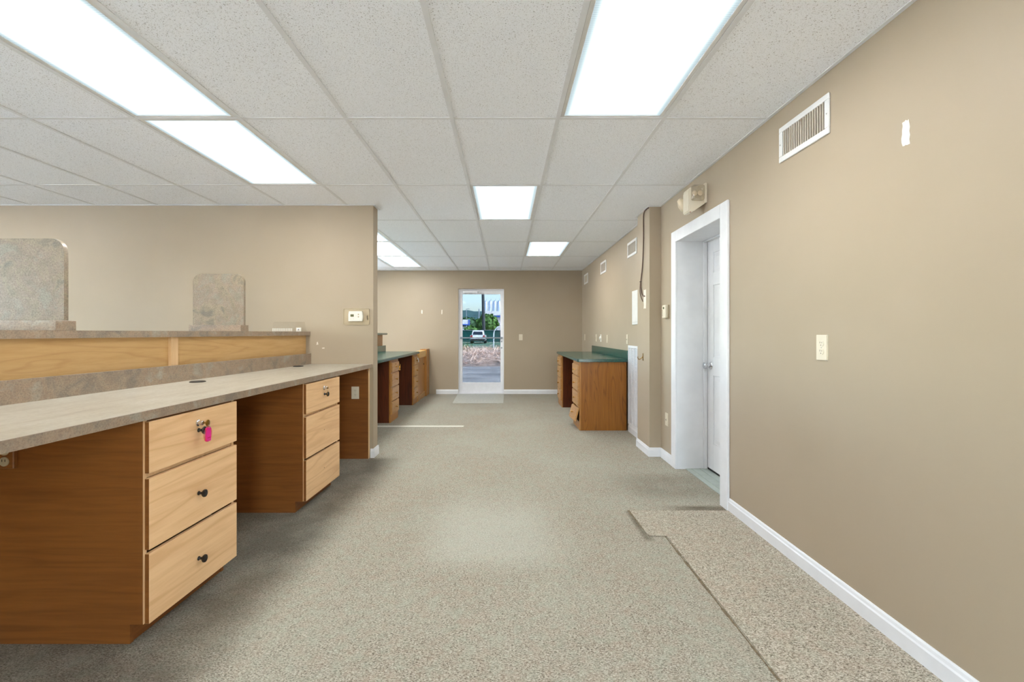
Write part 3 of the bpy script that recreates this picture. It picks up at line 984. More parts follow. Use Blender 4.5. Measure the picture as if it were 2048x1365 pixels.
def divider(yc, label):
    x1 = lx(yc) - .001
    x0 = x1 - .385
    t = thing('counter_divider', label, 'divider', ((x0 + x1) / 2, yc, 1.221), group='dividers on the service ledge')
    b = nb(); prism(b, rrect(x0, x1, 1.2685, 1.655, .062, 8, (0, 0, 1, 1)), 1, yc - .011, yc + .011)
    p = obj('panel', b, 'stone_pale', t, True)
    b = bx(x0 - .004, x1 + .0005, yc - .052, yc + .052, 1.2212, 1.268, .0012)
    obj('base', b, 'stone', t)
divider(2.222, 'near upright stone-pattern divider on the ledge, cut by the left frame edge')
divider(3.545, 'smaller-looking upright stone-pattern divider in the middle of the ledge')

# clear thermostat guard cover left on the ledge
gx0, gx1, gy = -2.185, -1.898, 4.44
gc = thing('guard_cover', 'clear plastic thermostat guard cover lying on the end of the ledge', 'cover', ((gx0 + gx1) / 2, gy, 1.2215))
def taper_wall(z0, z1, inset0, inset1, th):
    b = nb()
    def ring(z, i):
        return [(gx0 + i, gy - .05 + i, z), (gx1 - i, gy - .05 + i, z), (gx1 - i, gy + .05 - i, z), (gx0 + i, gy + .05 - i, z)]
    rs = [ring(z0, inset0), ring(z1, inset1), ring(z1, inset1 + th), ring(z0, inset0 + th)]
    vv = [[b.verts.new(p) for p in r] for r in rs]
    for a in range(4):
        A, B_ = vv[a], vv[(a + 1) % 4]
        for k in range(4):
            b.faces.new((A[k], A[(k + 1) % 4], B_[(k + 1) % 4], B_[k]))
    return b
obj('shell', taper_wall(1.2215, 1.312, 0, .012, .003), 'clear_plastic', gc)
obj('face', bx(gx0 + .012, gx1 - .012, gy - .038, gy + .038, 1.309, 1.312), 'clear_plastic', gc)
rib = None
for k in range(18):
    x = gx0 + .012 + k * .0105
    if rib is None: rib = obj('rib', bx(x - .0022, x + .0022, gy - .0525, gy - .0495, 1.224, 1.252), 'white_plastic', gc)
    else: shared(rib, (x, gy - .051, 1.238), gc)
b = nb(); lathe(b, [(.010, 0), (.010, .006), (.006, .008), (0, .008)], (gx1 - .035, gy - .048, 1.243), (0, -1, 0), 16)
obj('key_lock', b, 'chrome', gc, True)
obj('lock_plate', bx(gx1 - .058, gx1 - .012, gy - .0475, gy - .044, 1.223, 1.258), 'white_plastic', gc)

# ------------------------------------------------------------------ electrical plates and controls
# local frame: plate in the xz plane, front faces local -y
def plate_bm(w, h, th=.006):
    b = bx(-w / 2, w / 2, -th, 0, -h / 2, h / 2)
    es = [e for e in b.edges if all(v.co.y < -th / 2 for v in e.verts)]
    bmesh.ops.bevel(b, geom=es, offset=.0028, segments=2, affect='EDGES')
    return b
FACE_CAM, FACE_L, FACE_R = 0.0, -PI / 2, PI / 2
def outlet(loc, rot, label, mat='ivory', w=.078, h=.122, two=True):
    t = thing('power_outlet', label, 'outlet', loc, rot, local=True)
    obj('cover_plate', plate_bm(w, h), mat, t)
    for s in (-1, 1):
        b = nb()
        pts = []
        for k in range(24):
            a = 2 * PI * k / 24
            x = .0172 * math.cos(a); z = max(-.0142, min(.0142, .0172 * math.sin(a)))
            pts.append((x, z + s * .0195))
        prism(b, pts, 1, -.0085, -.003)
        rc = obj('receptacle', b, mat, t)
        for x, hh in ((-.0063, .0085), (.0063, .007)):
            obj('blade_slot', bx(x - .0011, x + .0011, -.0088, -.008, s * .0195 + .0005, s * .0195 + hh + .0005), 'slot', rc)
        b = nb(); lathe(b, [(.0024, 0), (.0024, .0004), (0, .0004)], (0, -.0084, s * .0195 - .008), (0, -1, 0), 10)
        obj('ground_hole', b, 'slot', rc)
    b = nb(); lathe(b, [(.003, 0), (.0025, .0012), (0, .0012)], (0, -.006, 0), (0, -1, 0), 10)
    obj('screw', b, 'nickel', t)
    return t
def blank(loc, rot, label, mat='ivory', name='wall_plate', cat='wall plate', jack='flat', w=.072, h=.118):
    t = thing(name, label, cat, loc, rot, local=True)
    obj('cover_plate', plate_bm(w, h), mat, t)
    if jack == 'jack':
        obj('jack', bx(-.009, .009, -.012, -.005, -.012, .008, .002), mat, t)
        obj('socket', bx(-.005, .005, -.0124, -.0118, -.009, .002), 'slot', t)
    elif jack == 'round':
        b = nb(); lathe(b, [(.030, 0), (.028, .014), (.020, .022), (0, .024)], (0, -.004, 0), (0, -1, 0), 22)
        obj('dome', b, mat, t, True)
    elif jack == 'switch':
        obj('switch_frame', bx(-.006, .006, -.0075, -.005, -.013, .013), mat, t)
        b = nb(); prism(b, [(-.0075, -.008), (-.016, .004), (-.014, .010), (-.0075, .006)], 0, -.004, .004)
        obj('toggle', b, mat, t)
    for z in (-.042, .042):
        b = nb(); lathe(b, [(.003, 0), (.0025, .0012), (0, .0012)], (0, -.006, z), (0, -1, 0), 10)
        obj('screw', b, 'nickel' if mat != 'almond' else 'almond', t)
    return t
outlet((XR, 2.252, 1.139), FACE_L, 'ivory double outlet alone on the near right wall')
outlet((-1.436, 4.4995, .634), FACE_CAM, 'ivory double outlet on the brown panel under the worktop', 'ivory', .072, .118)
blank((XR, 4.414, .394), FACE_L, 'ivory jack plate low on the wall between column and recessed door', jack='jack', w=.075, h=.12)
blank((.312, YF, 1.121), FACE_CAM, 'light switch on the end wall right of the glass door', 'ivory', 'light_switch', 'switch', 'switch')
blank((XR, 8.94, 1.125), FACE_L, 'wall plate over the right green desk, nearest the end wall')
blank((XR, 7.82, 1.125), FACE_L, 'wall plate over the right green desk, second from the end wall', jack='jack')
blank((XR, 7.45, 1.125), FACE_L, 'round-domed white wall plate over the right green desk', 'white_plastic', jack='round')
blank((XR, 6.98, 1.120), FACE_L, 'wall plate over the right green desk, just right of the domed one')
blank((XR, 5.84, 1.13), FACE_L, 'wall plate right above the tall return grille', jack='jack')
# knockout outlet on the near pedestal side
t = thing('power_outlet', 'brass-faced round outlet on the brown side of the nearest pedestal, at the left frame edge', 'outlet', (-1.925, 1.822, .735), 0.0, local=True)
obj('box', bx(-.034, .034, -.018, 0, -.05, .05, .003), 'carcass_x', t)
for s in (-1, 1):
    b = nb(); lathe(b, [(.018, 0), (.018, .003), (.016, .004), (0, .004)], (0, -.018, s * .021), (0, -1, 0), 22)
    r_ = obj('receptacle', b, 'almond', t, True)
    for x in (-.006, .006):
        obj('blade_slot', bx(x - .0012, x + .0012, -.0226, -.0218, s * .021, s * .021 + .009), 'slot', r_)

# thermostat in its open guard on the partition
t = thing('thermostat', 'white thermostat inside an almond guard frame at the end of the partition', 'thermostat', (-1.4375, PY0, 1.367), 0, local=True)
b = nb(); prism(b, rrect(-.1255, .1255, -.080, .080, .014, 5), 1, -.0035, 0)
obj('guard_base', b, 'almond', t)
b = nb()
o_ = rrect(-.1255, .1255, -.080, .080, .014, 5); i_ = rrect(-.1215, .1215, -.076, .076, .011, 5)
n_ = len(o_)
for y in (0,):
    vo = [[b.verts.new((p[0], yy, p[1])) for p in pp] for pp, yy in ((o_, -.0035), (o_, -.0085), (i_, -.0085), (i_, -.0035))]
    for a in range(3):
        for k in range(n_):
            b.faces.new((vo[a][k], vo[a][(k + 1) % n_], vo[a + 1][(k + 1) % n_], vo[a + 1][k]))
obj('guard_rim', b, 'almond', t)
b = nb()
pts = [(-.069, -.046), (.060, -.046), (.066, -.03), (.069, 0), (.066, .030), (.060, .050), (-.064, .050), (-.070, .02)]
prism(b, pts, 1, -.034, -.0035)
es = [e for e in b.edges if all(v.co.y < -.03 for v in e.verts)]
bmesh.ops.bevel(b, geom=es, offset=.005, segments=2, affect='EDGES')
obj('body', b, 'white_plastic', t)
obj('display', bx(-.0475, -.0155, -.0346, -.0338, -.003, .020), 'lcd', t)
for x, z in ((.029, .020), (.029, -.004)):
    b = nb(); lathe(b, [(.0065, 0), (.006, .0015), (0, .0015)], (x, -.034, z), (0, -1, 0), 14)
    obj('button', b, 'almond', t)
for x in (-.045, -.018):
    obj('button', bx(x - .004, x + .004, -.0352, -.0338, -.027, -.022), 'vane', t)
obj('latch_slot', bx(.103, .107, -.010, -.0034, -.03, .006), 'slot', t)
obj('latch', bx(.108, .113, -.012, -.0034, -.034, .012, .001), 'almond', t)
for x in (-.108, .108):
    for z in (-.064, .064):
        b = nb(); lathe(b, [(.004, 0), (.0035, .0015), (0, .0015)], (x, -.0035, z), (0, -1, 0), 10)
        obj('screw', b, 'almond', t)

# second thermostat beside the recessed door
t = thing('thermostat', 'ivory thermostat with a vertical button row beside the recessed door casing', 'thermostat', (XR, 4.40, 1.408), FACE_L, local=True)
obj('sub_base', bx(-.046, .046, -.010, 0, -.068, .064, .003), 'almond', t)
b = bx(-.044, .044, -.038, -.010, -.062, .062, .008, 3)
obj('body', b, 'ivory', t)
obj('display', bx(-.015, .018, -.0386, -.0376, .024, .044), 'lcd', t)
for k in range(4):
    obj('button', bx(-.030, -.022, -.0392, -.0376, .006 - .014 * k, .012 - .014 * k, .0008), 'slot', t)
obj('door_flap', bx(-.010, .034, -.0388, -.0376, -.05, .010, .001), 'ivory', t)

# ------------------------------------------------------------------ air registers
def register(y0, y1, z0, z1, n, label, border=.03):
    t = thing('air_register', label, 'vent', (XR, (y0 + y1) / 2, (z0 + z1) / 2), group='wall air registers')
    X0 = XR - .010
    for a, c, e, f in ((y0, y1, z1 - border, z1), (y0, y1, z0, z0 + border), (y0, y0 + border, z0 + border, z1 - border), (y1 - border, y1, z0 + border, z1 - border)):
        obj('frame', bx(X0, XR, a, c, e, f, .0025), 'white_metal', t)
    obj('duct_back', bx(XR - .0012, XR - .0002, y0 + border, y1 - border, z0 + border, z1 - border), 'duct', t)
    src = None
    for k in range(n):
        y = y0 + border + (k + .7) * (y1 - y0 - 2 * border) / (n + .4)
        if src is None:
            src = obj('vane', bx(XR - .009, XR - .0015, y - .0022, y + .0022, z0 + border, z1 - border), 'vane', t)
        else:
            shared(src, (XR - .00525, y, (z0 + z1) / 2), t)
    for y in (y0 + border * .45, y1 - border * .45):
        b = nb(); lathe(b, [(.004, 0), (.003, .0015), (0, .0015)], (X0, y, (z0 + z1) / 2), (-1, 0, 0), 10)
        obj('screw', b, 'nickel', t)
register(2.197, 2.596, 2.147, 2.339, 18, 'large white wall register with vertical vanes on the near right wall')
register(5.415, 5.815, 2.13, 2.315, 18, 'white wall register just beyond the column')
register(7.05, 7.45, 2.13, 2.315, 16, 'white wall register halfway along the far right wall')
register(8.60, 8.99, 2.13, 2.315, 14, 'farthest white wall register, close to the end wall')

t = thing('return_grille', 'tall white louvred return air grille between column and right green desk', 'grille', (XR, 5.56, .09))
gy0, gy1, gz0, gz1 = 5.255, 5.772, .092, 1.055
for a, c, e, f in ((gy0, gy1, gz1 - .03, gz1), (gy0, gy1, gz0, gz0 + .03), (gy0, gy0 + .025, gz0 + .03, gz1 - .03), (gy1 - .025, gy1, gz0 + .03, gz1 - .03)):
    obj('frame', bx(XR - .012, XR - .0003, a, c, e, f, .002), 'trim', t)
obj('backing', bx(XR - .0015, XR - .0004, gy0 + .025, gy1 - .025, gz0 + .03, gz1 - .03), 'steel', t)
for k in range(1, 4):
    y = gy0 + (gy1 - gy0) * k / 4
    obj('mullion', bx(XR - .0115, XR - .0016, y - .012, y + .012, gz0 + .03, gz1 - .03), 'trim', t)
src = None
NL = 56
for k in range(NL):
    z = gz0 + .034 + (k + .5) * (gz1 - gz0 - .068) / NL
    if src is None:
        b = nb(); prism(b, [(XR - .011, z - .006), (XR - .0095, z - .006), (XR - .002, z + .003), (XR - .0035, z + .003)], 1, gy0 + .025, gy1 - .025)
        src = obj('louver', b, 'trim', t)
        z00 = z
    else:
        shared(src, OFF[src.name] + Vector((0, 0, z - z00)), t)

# breaker panel
t = thing('breaker_panel', 'white electrical panel cover on the wall half hidden by the column', 'panel', (XR, 5.40, 1.31))
obj('cover', bx(XR - .012, XR, 5.22, 5.588, 1.305, 1.703, .002), 'white_metal', t)
dp = obj('panel_door', bx(XR - .016, XR - .0121, 5.25, 5.558, 1.335, 1.673, .002), 'white_metal', t)
obj('latch', bx(XR - .020, XR - .0161, 5.27, 5.29, 1.49, 1.52, .001), 'nickel', dp)

# emergency light above the recessed door
t = thing('emergency_light', 'ivory emergency light with clear lens and side lamp above the recessed door', 'light', (XR, 3.61, 2.19))
b = nb()
prism(b, [(XR, 2.20), (XR, 2.335), (XR - .03, 2.335), (XR - .125, 2.312), (XR - .135, 2.29), (XR - .135, 2.13), (XR - .10, 2.128)], 1, 3.548, 3.665)
bmesh.ops.bevel(b, geom=[e for e in b.edges if all(v.co.x < XR - .01 for v in e.verts)], offset=.006, segments=2, affect='EDGES')
obj('housing', b, 'ivory', t)
obj('back_plate', bx(XR - .018, XR - .0005, 3.532, 3.69, 2.192, 2.342, .004), 'ivory', t)
b = bx(XR - .122, XR - .028, 3.505, 3.5475, 2.205, 2.322, .014, 3)
obj('lens', b, 'lens_plastic', t, True)
for x in (XR - .098, XR - .056):
    b = nb(); lathe(b, [(.006, 0), (.015, .010), (.019, .018), (0, .020)], (x, 3.547, 2.262), (0, -1, 0), 16)
    obj('reflector_bulb', b, 'lamp_globe', t, True)
b = nb(); cyl(b, (XR - .06, 3.665, 2.245), (XR - .07, 3.73, 2.245), .010, seg=10)
lathe(b, [(.020, 0), (.044, .015), (.058, .04), (.058, .055), (.046, .072), (0, .082)], (XR - .062, 3.745, 2.25), (-.55, .25, -.22), 22)
obj('lamp_head', b, 'lamp_globe', t, True)
b = nb(); lathe(b, [(.005, 0), (.004, .003), (0, .003)], (XR - .118, 3.56, 2.129), (0, 0, -1), 10)
obj('indicator', b, 'tail_light', t)

# ------------------------------------------------------------------ column details
t = thing('hanging_cable', 'brown cable hanging from the ceiling down the column face', 'cable', (CX - .006, 4.75, 1.53))
p1 = [(CX - .004, 4.60, ZC - .004), (CX - .010, 4.66, ZC - .006), (CX - .012, 4.725, ZC - .02), (CX - .010, 4.752, 2.36), (CX - .012, 4.744, 2.14), (CX - .010, 4.785, 1.90), (CX - .010, 4.845, 1.735), (CX - .010, 4.830, 1.645), (CX - .012, 4.780, 1.592), (CX - .010, 4.715, 1.578)]
b = nb(); tube(b, smooth_path(p1, 8), .0060, 8); obj('main_cable', b, 'cable', t, True)
p2 = [(CX - .014, 4.846, 1.74), (CX - .008, 4.880, 1.69), (CX - .008, 4.878, 1.62), (CX - .008, 4.83, 1.565), (CX - .008, 4.785, 1.53)]
b = nb(); tube(b, smooth_path(p2, 8), .004, 8); obj('loose_strand', b, 'cable', t, True)
b = nb(); torus(b, (CX - .012, 4.846, 1.738), (0, .3, 1), .0085, .003, 14, 6); obj('cable_tie', b, 'dark', t, True)
def ragged(name, label, pts, x, n=(-1, 0, 0)):
    b = nb()
    if n[0]:
        prism(b, pts, 0, x - .0012, x)
    else:
        prism(b, pts, 1, x - .0012, x)
    return tag(obj(name, b, 'plaster'), label, 'patch')
def rag_poly(a0, a1, z0, z1, j=.004, n=5):
    pts = []
    for k in range(n): pts.append((a0 + (a1 - a0) * k / n + random.uniform(-j, j), z0 + random.uniform(-j, j)))
    for k in range(n): pts.append((a1 + random.uniform(-j, j), z0 + (z1 - z0) * k / n))
    for k in range(n): pts.append((a1 - (a1 - a0) * k / n, z1 + random.uniform(-j, j)))
    for k in range(n): pts.append((a0 + random.uniform(-j, j), z1 - (z1 - z0) * k / n))
    return pts
ragged('plaster_patch', 'bare white patch on the column behind the cable end', rag_poly(4.70, 4.775, 1.455, 1.645, .006), CX)
ragged('plaster_patch', 'ragged white bare patch high on the near right wall', rag_poly(1.768, 1.800, 1.925, 2.018, .0035, 6), XR)
ragged('plaster_patch', 'left small white spot on the end wall', rag_poly(-1.658, -1.632, 1.59, 1.66, .006, 3), YF, (0, -1, 0))
ragged('plaster_patch', 'right small white spot on the end wall, nearer the glass door', rag_poly(-1.262, -1.236, 1.58, 1.66, .006, 3), YF, (0, -1, 0))
ragged('plaster_patch', 'tiny white chip in the partition paint just above the worktop', rag_poly(-1.825, -1.810, 1.095, 1.12, .004, 3), PY0, (0, -1, 0))
ragged('plaster_patch', 'second tiny white chip in the partition paint, lower right', rag_poly(-1.770, -1.748, 1.055, 1.066, .003, 3), PY0, (0, -1, 0))
t = thing('coat_hook', 'small metal coat hook on the column face', 'hook', (CX, 4.82, .95))
obj('hook_plate', bx(CX - .003, CX - .0002, 4.79, 4.812, .925, 1.0, .0008), 'old_brass', t)
b = nb(); tube(b, smooth_path([(CX - .003, 4.80, .965), (CX - .022, 4.80, .945), (CX - .042, 4.80, .938), (CX - .054, 4.80, .952), (CX - .052, 4.80, .966)], 5), .0038, 8)
obj('hook_prong', b, 'old_brass', t, True)

# pale floor strip and pale floor sheet
b = bx(-1.66, -.535, 6.02, 6.10, .0006, .0022)
tag(obj('floor_tape', b, 'tape'), 'straight pale strip of tape lying across the far carpet', 'tape')
b = nb(); prism(b, [(-.90, 8.02), (-.03, 8.02), (-.02, 9.255), (-.93, 9.255)], 2, .0006, .005)
tag(obj('door_mat', b, 'mat_vinyl'), 'pale rectangular mat in front of the glass door', 'mat')

# ------------------------------------------------------------------ green-topped oak desks
ZG, ZGB = .885, .848
OD = [(.672, .806), (.478, .662), (.286, .470), (.104, .278)]
def oak_pedestal(xf, s, y0, y1, depth, label, broken=False, side='oak_z', drawer_mat='oak_drawer'):
    """xf: face-frame plane, s: +1 faces +x, -1 faces -x"""
    xb = xf - s * depth
    t = thing('desk_pedestal', label, 'drawers', ((xf + xb) / 2, (y0 + y1) / 2, 0), group='oak pedestals of the green desks')
    obj('side_panel', bx(xf - s * .018, xb, y0, y0 + .016, 0, ZGB - .001), side, t)
    obj('side_panel', bx(xf - s * .018, xb, y1 - .016, y1, 0, ZGB - .001), side, t)
    for a, c in ((y0, y0 + .034), (y1 - .034, y1)):
        obj('frame_stile', bx(xf, xf - s * .018, a, c, 0, ZGB - .001, .001), 'oak_frame', t)
    zz = [.0, .098, .28, .473, .666, .81]
    for i, (z0, z1) in enumerate(((.0, .10), (.278, .29), (.468, .482), (.660, .676), (.806, ZGB - .001))):
        obj('frame_rail', bx(xf, xf - s * .018, y0 + .034, y1 - .034, z0, z1, .001), 'oak_frame', t)
    obj('back_panel', bx(xb, xb + s * .012, y0 + .016, y1 - .016, 0, ZGB - .002), side, t)
    obj('floor_panel', bx(xf - s * .02, xb + s * .012, y0 + .016, y1 - .016, .085, .098), 'oak_pale', t)
    yc = (y0 + y1) / 2
    for i, (z0, z1) in enumerate(OD):
        b = bx(xf + s * .0195, xf + s * .0005, y0 + .020, y1 - .020, z0, z1)
        es = [e for e in b.edges if all(abs(v.co.x - (xf + s * .0195)) < 1e-5 for v in e.verts)]
        bmesh.ops.bevel(b, geom=es, offset=.007, segments=2, affect='EDGES')
        kb = nb()
        lathe(kb, [(.008, 0), (.008, .002), (.0045, .005), (.0045, .014), (.010, .018), (.013, .023), (.011, .028), (0, .030)], (xf + s * .0195, yc, (z0 + z1) / 2), (s, 0, 0), 16)
        dr = obj('drawer', b, drawer_mat, t)
        k_ = obj('knob', kb, 'brass', dr, True)
        if i == 0 and not broken:
            lb = nb(); lathe(lb, [(.009, 0), (.009, .003), (.006, .004), (0, .004)], (xf + s * .0195, yc, z1 - .03), (s, 0, 0), 14)
            obj('lock', lb, 'brass', dr, True)
        if broken and i == 3:
            # hangs loose: bottom kicked out, dropped at the near end
            h = z1 - .02
            a = s * -1 * math.radians(15)
            dr.rotation_euler = (math.radians(-3), a, 0)
            cz = (z0 + z1) / 2
            dr.location.x += s * math.sin(math.radians(15)) * (z1 - z0) / 2
            dr.location.z -= (1 - math.cos(math.radians(15))) * (z1 - z0) / 2 + .004
    return t
# right desk
XF = .922
oak_pedestal(XF, -1, 5.80, 6.33, .58, 'near oak pedestal of the right green desk, bottom drawer hanging loose', True)
oak_pedestal(XF, -1, 7.59, 8.10, .58, 'far oak pedestal of the right green desk', side='oak_dark')
def green_top(x_front, x_back, y0, y1, s, label, ends, splash0=None, splash1=None, grom=None):
    """s: direction from back to front"""
    t = thing('green_worktop', label, 'worktop', ((x_front + x_back) / 2, (y0 + y1) / 2, ZGB))
    lo, hi = min(x_front, x_back), max(x_front, x_back)
    cs = (1, 0, 0, 1) if s < 0 else (0, 1, 1, 0)
    b = nb(); prism(b, rrect(lo, hi, y0, y1, .018, 4, cs), 2, ZGB, ZG)
    bmesh.ops.bevel(b, geom=[e for e in b.edges if abs(e.verts[0].co.z - e.verts[1].co.z) < 1e-6], offset=.007, segments=3, affect='EDGES')
    obj('top_slab', b, 'green', t, True)
    b = bx(x_back, x_back + s * .02, y0 + .004 if splash0 is None else splash0, y1 if splash1 is None else splash1, ZG, .99, .004, 2)
    obj('backsplash', b, 'green', t)
    if grom:
        b = nb(); lathe(b, [(.042, 0), (.042, .004), (.036, .005), (0, .005)], (grom[0], grom[1], ZG), (0, 0, 1), 22)
        obj('grommet', b, 'dark', t, True)
    return t
green_top(.893, 1.523, 5.775, 8.13, -1, 'green laminate worktop with backsplash against the right wall', True, grom=(1.44, 6.95))
# left desk beyond the partition
XLF = -1.535
oak_pedestal(XLF, 1, 6.28, 6.735, .54, 'near oak pedestal of the left green desk, with brass keys', side='oak_dark')
oak_pedestal(XLF, 1, 7.83, 8.205, .54, 'far oak pedestal of the left green desk, with a white tag', side='oak_dark')
green_top(-1.488, -2.10, 4.98, 8.19, 1, 'green laminate worktop beyond the partition on the left', True)
sp = thing('support_panel', 'oak end panel carrying the near end of the left green worktop', 'panel', (-1.8, 5.0, 0))
obj('panel', bx(-2.08, -1.53, 4.99, 5.01, 0, ZGB - .001), 'oak_dark', sp)
t = thing('green_ledge', 'green-topped service ledge on an oak riser behind the left green worktop', 'ledge', (-2.16, 6.6, 0))
obj('riser', bx(-2.195, -2.1205, 4.98, 8.12, 0, 1.172), 'oak_frame', t)
b = nb(); prism(b, rrect(-2.40, -2.045, 4.95, 8.19, .02, 4), 2, 1.1725, 1.206)
bmesh.ops.bevel(b, geom=[e for e in b.edges if abs(e.verts[0].co.z - e.verts[1].co.z) < 1e-6], offset=.009, segments=3, affect='EDGES')
obj('ledge_top', b, 'green', t, True)
# low oak partition between the left desk and the end wall
t = thing('low_partition', 'low oak partition joining the left green desk to the end wall', 'partition', (-1.54, 8.7, 0))
obj('panel', bx(-1.56, -1.54, 8.22, 8.95, .0, .76), 'oak_frame', t)
obj('top_rail', bx(-1.60, -1.505, 8.215, 8.92, .762, .878, .003), 'oak_pale', t)
obj('toe_board', bx(-1.54, -1.524, 8.22, 8.95, .0, .10, .002), 'oak_drawer', t)
obj('end_post', bx(-1.62, -1.495, 8.952, 9.262, 0, .895, .004), 'oak_frame', t)
b = nb(); lathe(b, [(.016, 0), (.014, .010), (0, .012)], (-1.54, 8.86, .62), (1, 0, 0), 12)
obj('bolt', b, 'dark', t, True)
# keys and tag on the left desk
kx = XLF + .0195
t = thing('key_bunch', 'bunch of brass keys hanging on the near pedestal of the left green desk', 'key', (kx + .01, 6.62, .70))
b = nb(); torus(b, (kx + .026, 6.60, .755), (0, 1, 0), .016, .002, 18, 6); obj('split_ring', b, 'brass', t, True)
for k, dy in enumerate((-.012, 0, .014)):
    b = nb(); prism(b, [(6.62 + dy - .008, .745), (6.62 + dy + .008, .745), (6.62 + dy + .010, .72), (6.62 + dy + .003, .715), (6.62 + dy + .004, .68), (6.62 + dy - .003, .68), (6.62 + dy - .003, .715), (6.62 + dy - .010, .72)], 0, kx + .024 + k * .004, kx + .026 + k * .004)
    obj('key', b, 'brass', t)
b = nb(); prism(b, [(8.06, .765), (8.10, .785), (8.19, .715), (8.165, .69)], 0, kx + .012, kx + .0135)
tag(obj('paper_tag', b, 'paper'), 'white paper tag hanging on the far pedestal of the left green desk', 'tag')

# ------------------------------------------------------------------ outdoors, seen through the glass door
GZ = -.10
b = nb(); box(b, -160, 160, -60, 420, GZ - .3, GZ - .02)
struct('ground', b, 'gravel', 'open ground around the building', centre=False)
b = nb(); box(b, -40, 40, YF + .2, 18.3, GZ - .02, GZ)
struct('ground_asphalt', b, 'asphalt', 'grey asphalt drive outside the glass door')
b = nb(); box(b, -40, 40, -20, YB - .2, GZ - .02, GZ); box(b, -40, XL - .2, YB - .2, YF + .2, GZ - .02, GZ)  # added bright ground, bounces sunlight indoors and up to the ceiling
struct('ground_forecourt', b, 'concrete', 'pale concrete forecourt outside the lobby windows')
b = nb(); box(b, XL - .3, XR + .6, YB - .3, YF + .22, GZ - .1, -.001)
struct('floor_slab', b, 'plenum', 'floor slab under the carpet')

b = nb(); box(b, -60, 60, 22.8, 62.9, GZ - .02, GZ + .004)
struct('ground_grass', b, 'grass', 'rough green ground between the bank and the fence')

# bank of earth and dry brush beyond the drive
b = nb()
NX, NY = 70, 14
grid = []
for i in range(NX + 1):
    row = []
    for j in range(NY + 1):
        x = -9 + 16 * i / NX; s = j / NY; y = 18.1 + 5.4 * s
        h = .66 * math.sin(PI * min(1, s * 1.25) * .5) ** .8 if s < .8 else .66 * (1 - (s - .8) / .2)
        h *= .8 + .5 * mnoise.noise(Vector((x * .6, y * .6, 3)))
        h += .10 * mnoise.noise(Vector((x * 2.6, y * 2.6, 1)))
        row.append(b.verts.new((x, y, GZ - .03 + max(0, h))))
    grid.append(row)
for i in range(NX):
    for j in range(NY):
        b.faces.new((grid[i][j], grid[i + 1][j], grid[i + 1][j + 1], grid[i][j + 1]))
bank = struct('ground_bank', b, 'soil', 'low bank of pale earth beyond the drive', smooth=True)
b = nb()
rnd = random.Random(3)
for k in range(5200):
    x = rnd.uniform(-6, 4); y = rnd.uniform(18.2, 22.6)
    s = (y - 18.1) / 5.4
    h = .62 * math.sin(PI * min(1, s * 1.25) * .5) ** .8
    a = rnd.uniform(0, 2 * PI); L = rnd.uniform(.15, .5); w = .011
    p = Vector((x, y, GZ + h * .8 + rnd.uniform(0, .10)))
    d = Vector((math.cos(a) * L, math.sin(a) * L, rnd.uniform(-.05, .22)))
    n = Vector((-math.sin(a), math.cos(a), .3)) * w
    vv = [b.verts.new(q) for q in (p - n, p + n, p + d + n * .3, p + d - n * .3)]
    b.faces.new(vv)
o = obj('dry_brush', b, 'straw'); tag(o, 'tangle of dry straw-coloured brush on the earth bank outside', 'brush', kind='stuff')
b = nb()
for k in range(900):
    x = rnd.uniform(-6, 4); y = rnd.uniform(23.0, 25.0)
    L = rnd.uniform(.25, .75) * (1.25 if x < -1.7 else .7); a = rnd.uniform(0, 2 * PI)
    p = Vector((x, y, GZ)); d = Vector((math.cos(a) * .2, math.sin(a) * .2, L)); n = Vector((.03, 0, 0))
    b.faces.new([b.verts.new(q) for q in (p - n, p + n, p + d)])
o = obj('weeds', b, 'leaf'); tag(o, 'green weeds growing behind the earth bank outside', 'weeds', kind='stuff')

# screened fence
FY = 63.0
t = thing('fence', 'chain fence with teal screen beyond the bank outside', 'fence', (-2, FY, GZ))
fp = None
for k in range(7):
    x = -11 + 2.6 * k
    if fp is None:
        b = nb(); cyl(b, (x, FY, GZ), (x, FY, 1.56), .04, seg=10); fp = obj('post', b, 'steel', t, True)
    else: shared(fp, OFF[fp.name] + Vector((2.6 * k, 0, 0)), t)
b = nb(); cyl(b, (-13, FY, 1.54), (8, FY, 1.54), .035, seg=8); obj('top_rail', b, 'steel', t, True)
obj('screen', bx(-13, 8, FY + .045, FY + .05, GZ + .05, 1.52), 'fence_screen', t)
# gooseneck white pipe in front of the fence
b = nb(); tube(b, smooth_path([(-.64, 26.4, GZ), (-.64, 26.4, 1.0), (-.60, 26.4, 1.30), (-.44, 26.4, 1.50), (-.30, 26.4, 1.56)], 6), .035, 10)
tag(obj('bent_pipe', b, 'white_paint', None, True), 'bent white pipe standing before the fence outside', 'pipe')

# parked white car seen from behind
cy, cx = 56.0, -3.25
t = thing('car', 'white car parked beyond the fence, seen from behind through the glass door', 'car', (cx, cy, GZ))
b = nb()
prof = [(cy - .02, .35), (cy - .05, .62), (cy, .98), (cy + .28, 1.02), (cy + 3.3, 1.02), (cy + 4.25, .86), (cy + 4.35, .5), (cy + 4.3, .32), (cy + .1, .30)]
prism(b, [(y, z + GZ) for y, z in prof], 0, cx - .90, cx + .90)
bmesh.ops.bevel(b, geom=list(b.edges), offset=.06, segments=2, affect='EDGES')
obj('body', b, 'car_paint', t, True)
b = nb()
prof = [(cy + .02, 1.0), (cy + .38, 1.50), (cy + .75, 1.60), (cy + 1.9, 1.60), (cy + 2.9, 1.0)]
prism(b, [(y, z + GZ) for y, z in prof], 0, cx - .76, cx + .76)
for v in b.verts:
    if v.co.z > GZ + 1.3: v.co.x = cx + (v.co.x - cx) * .86
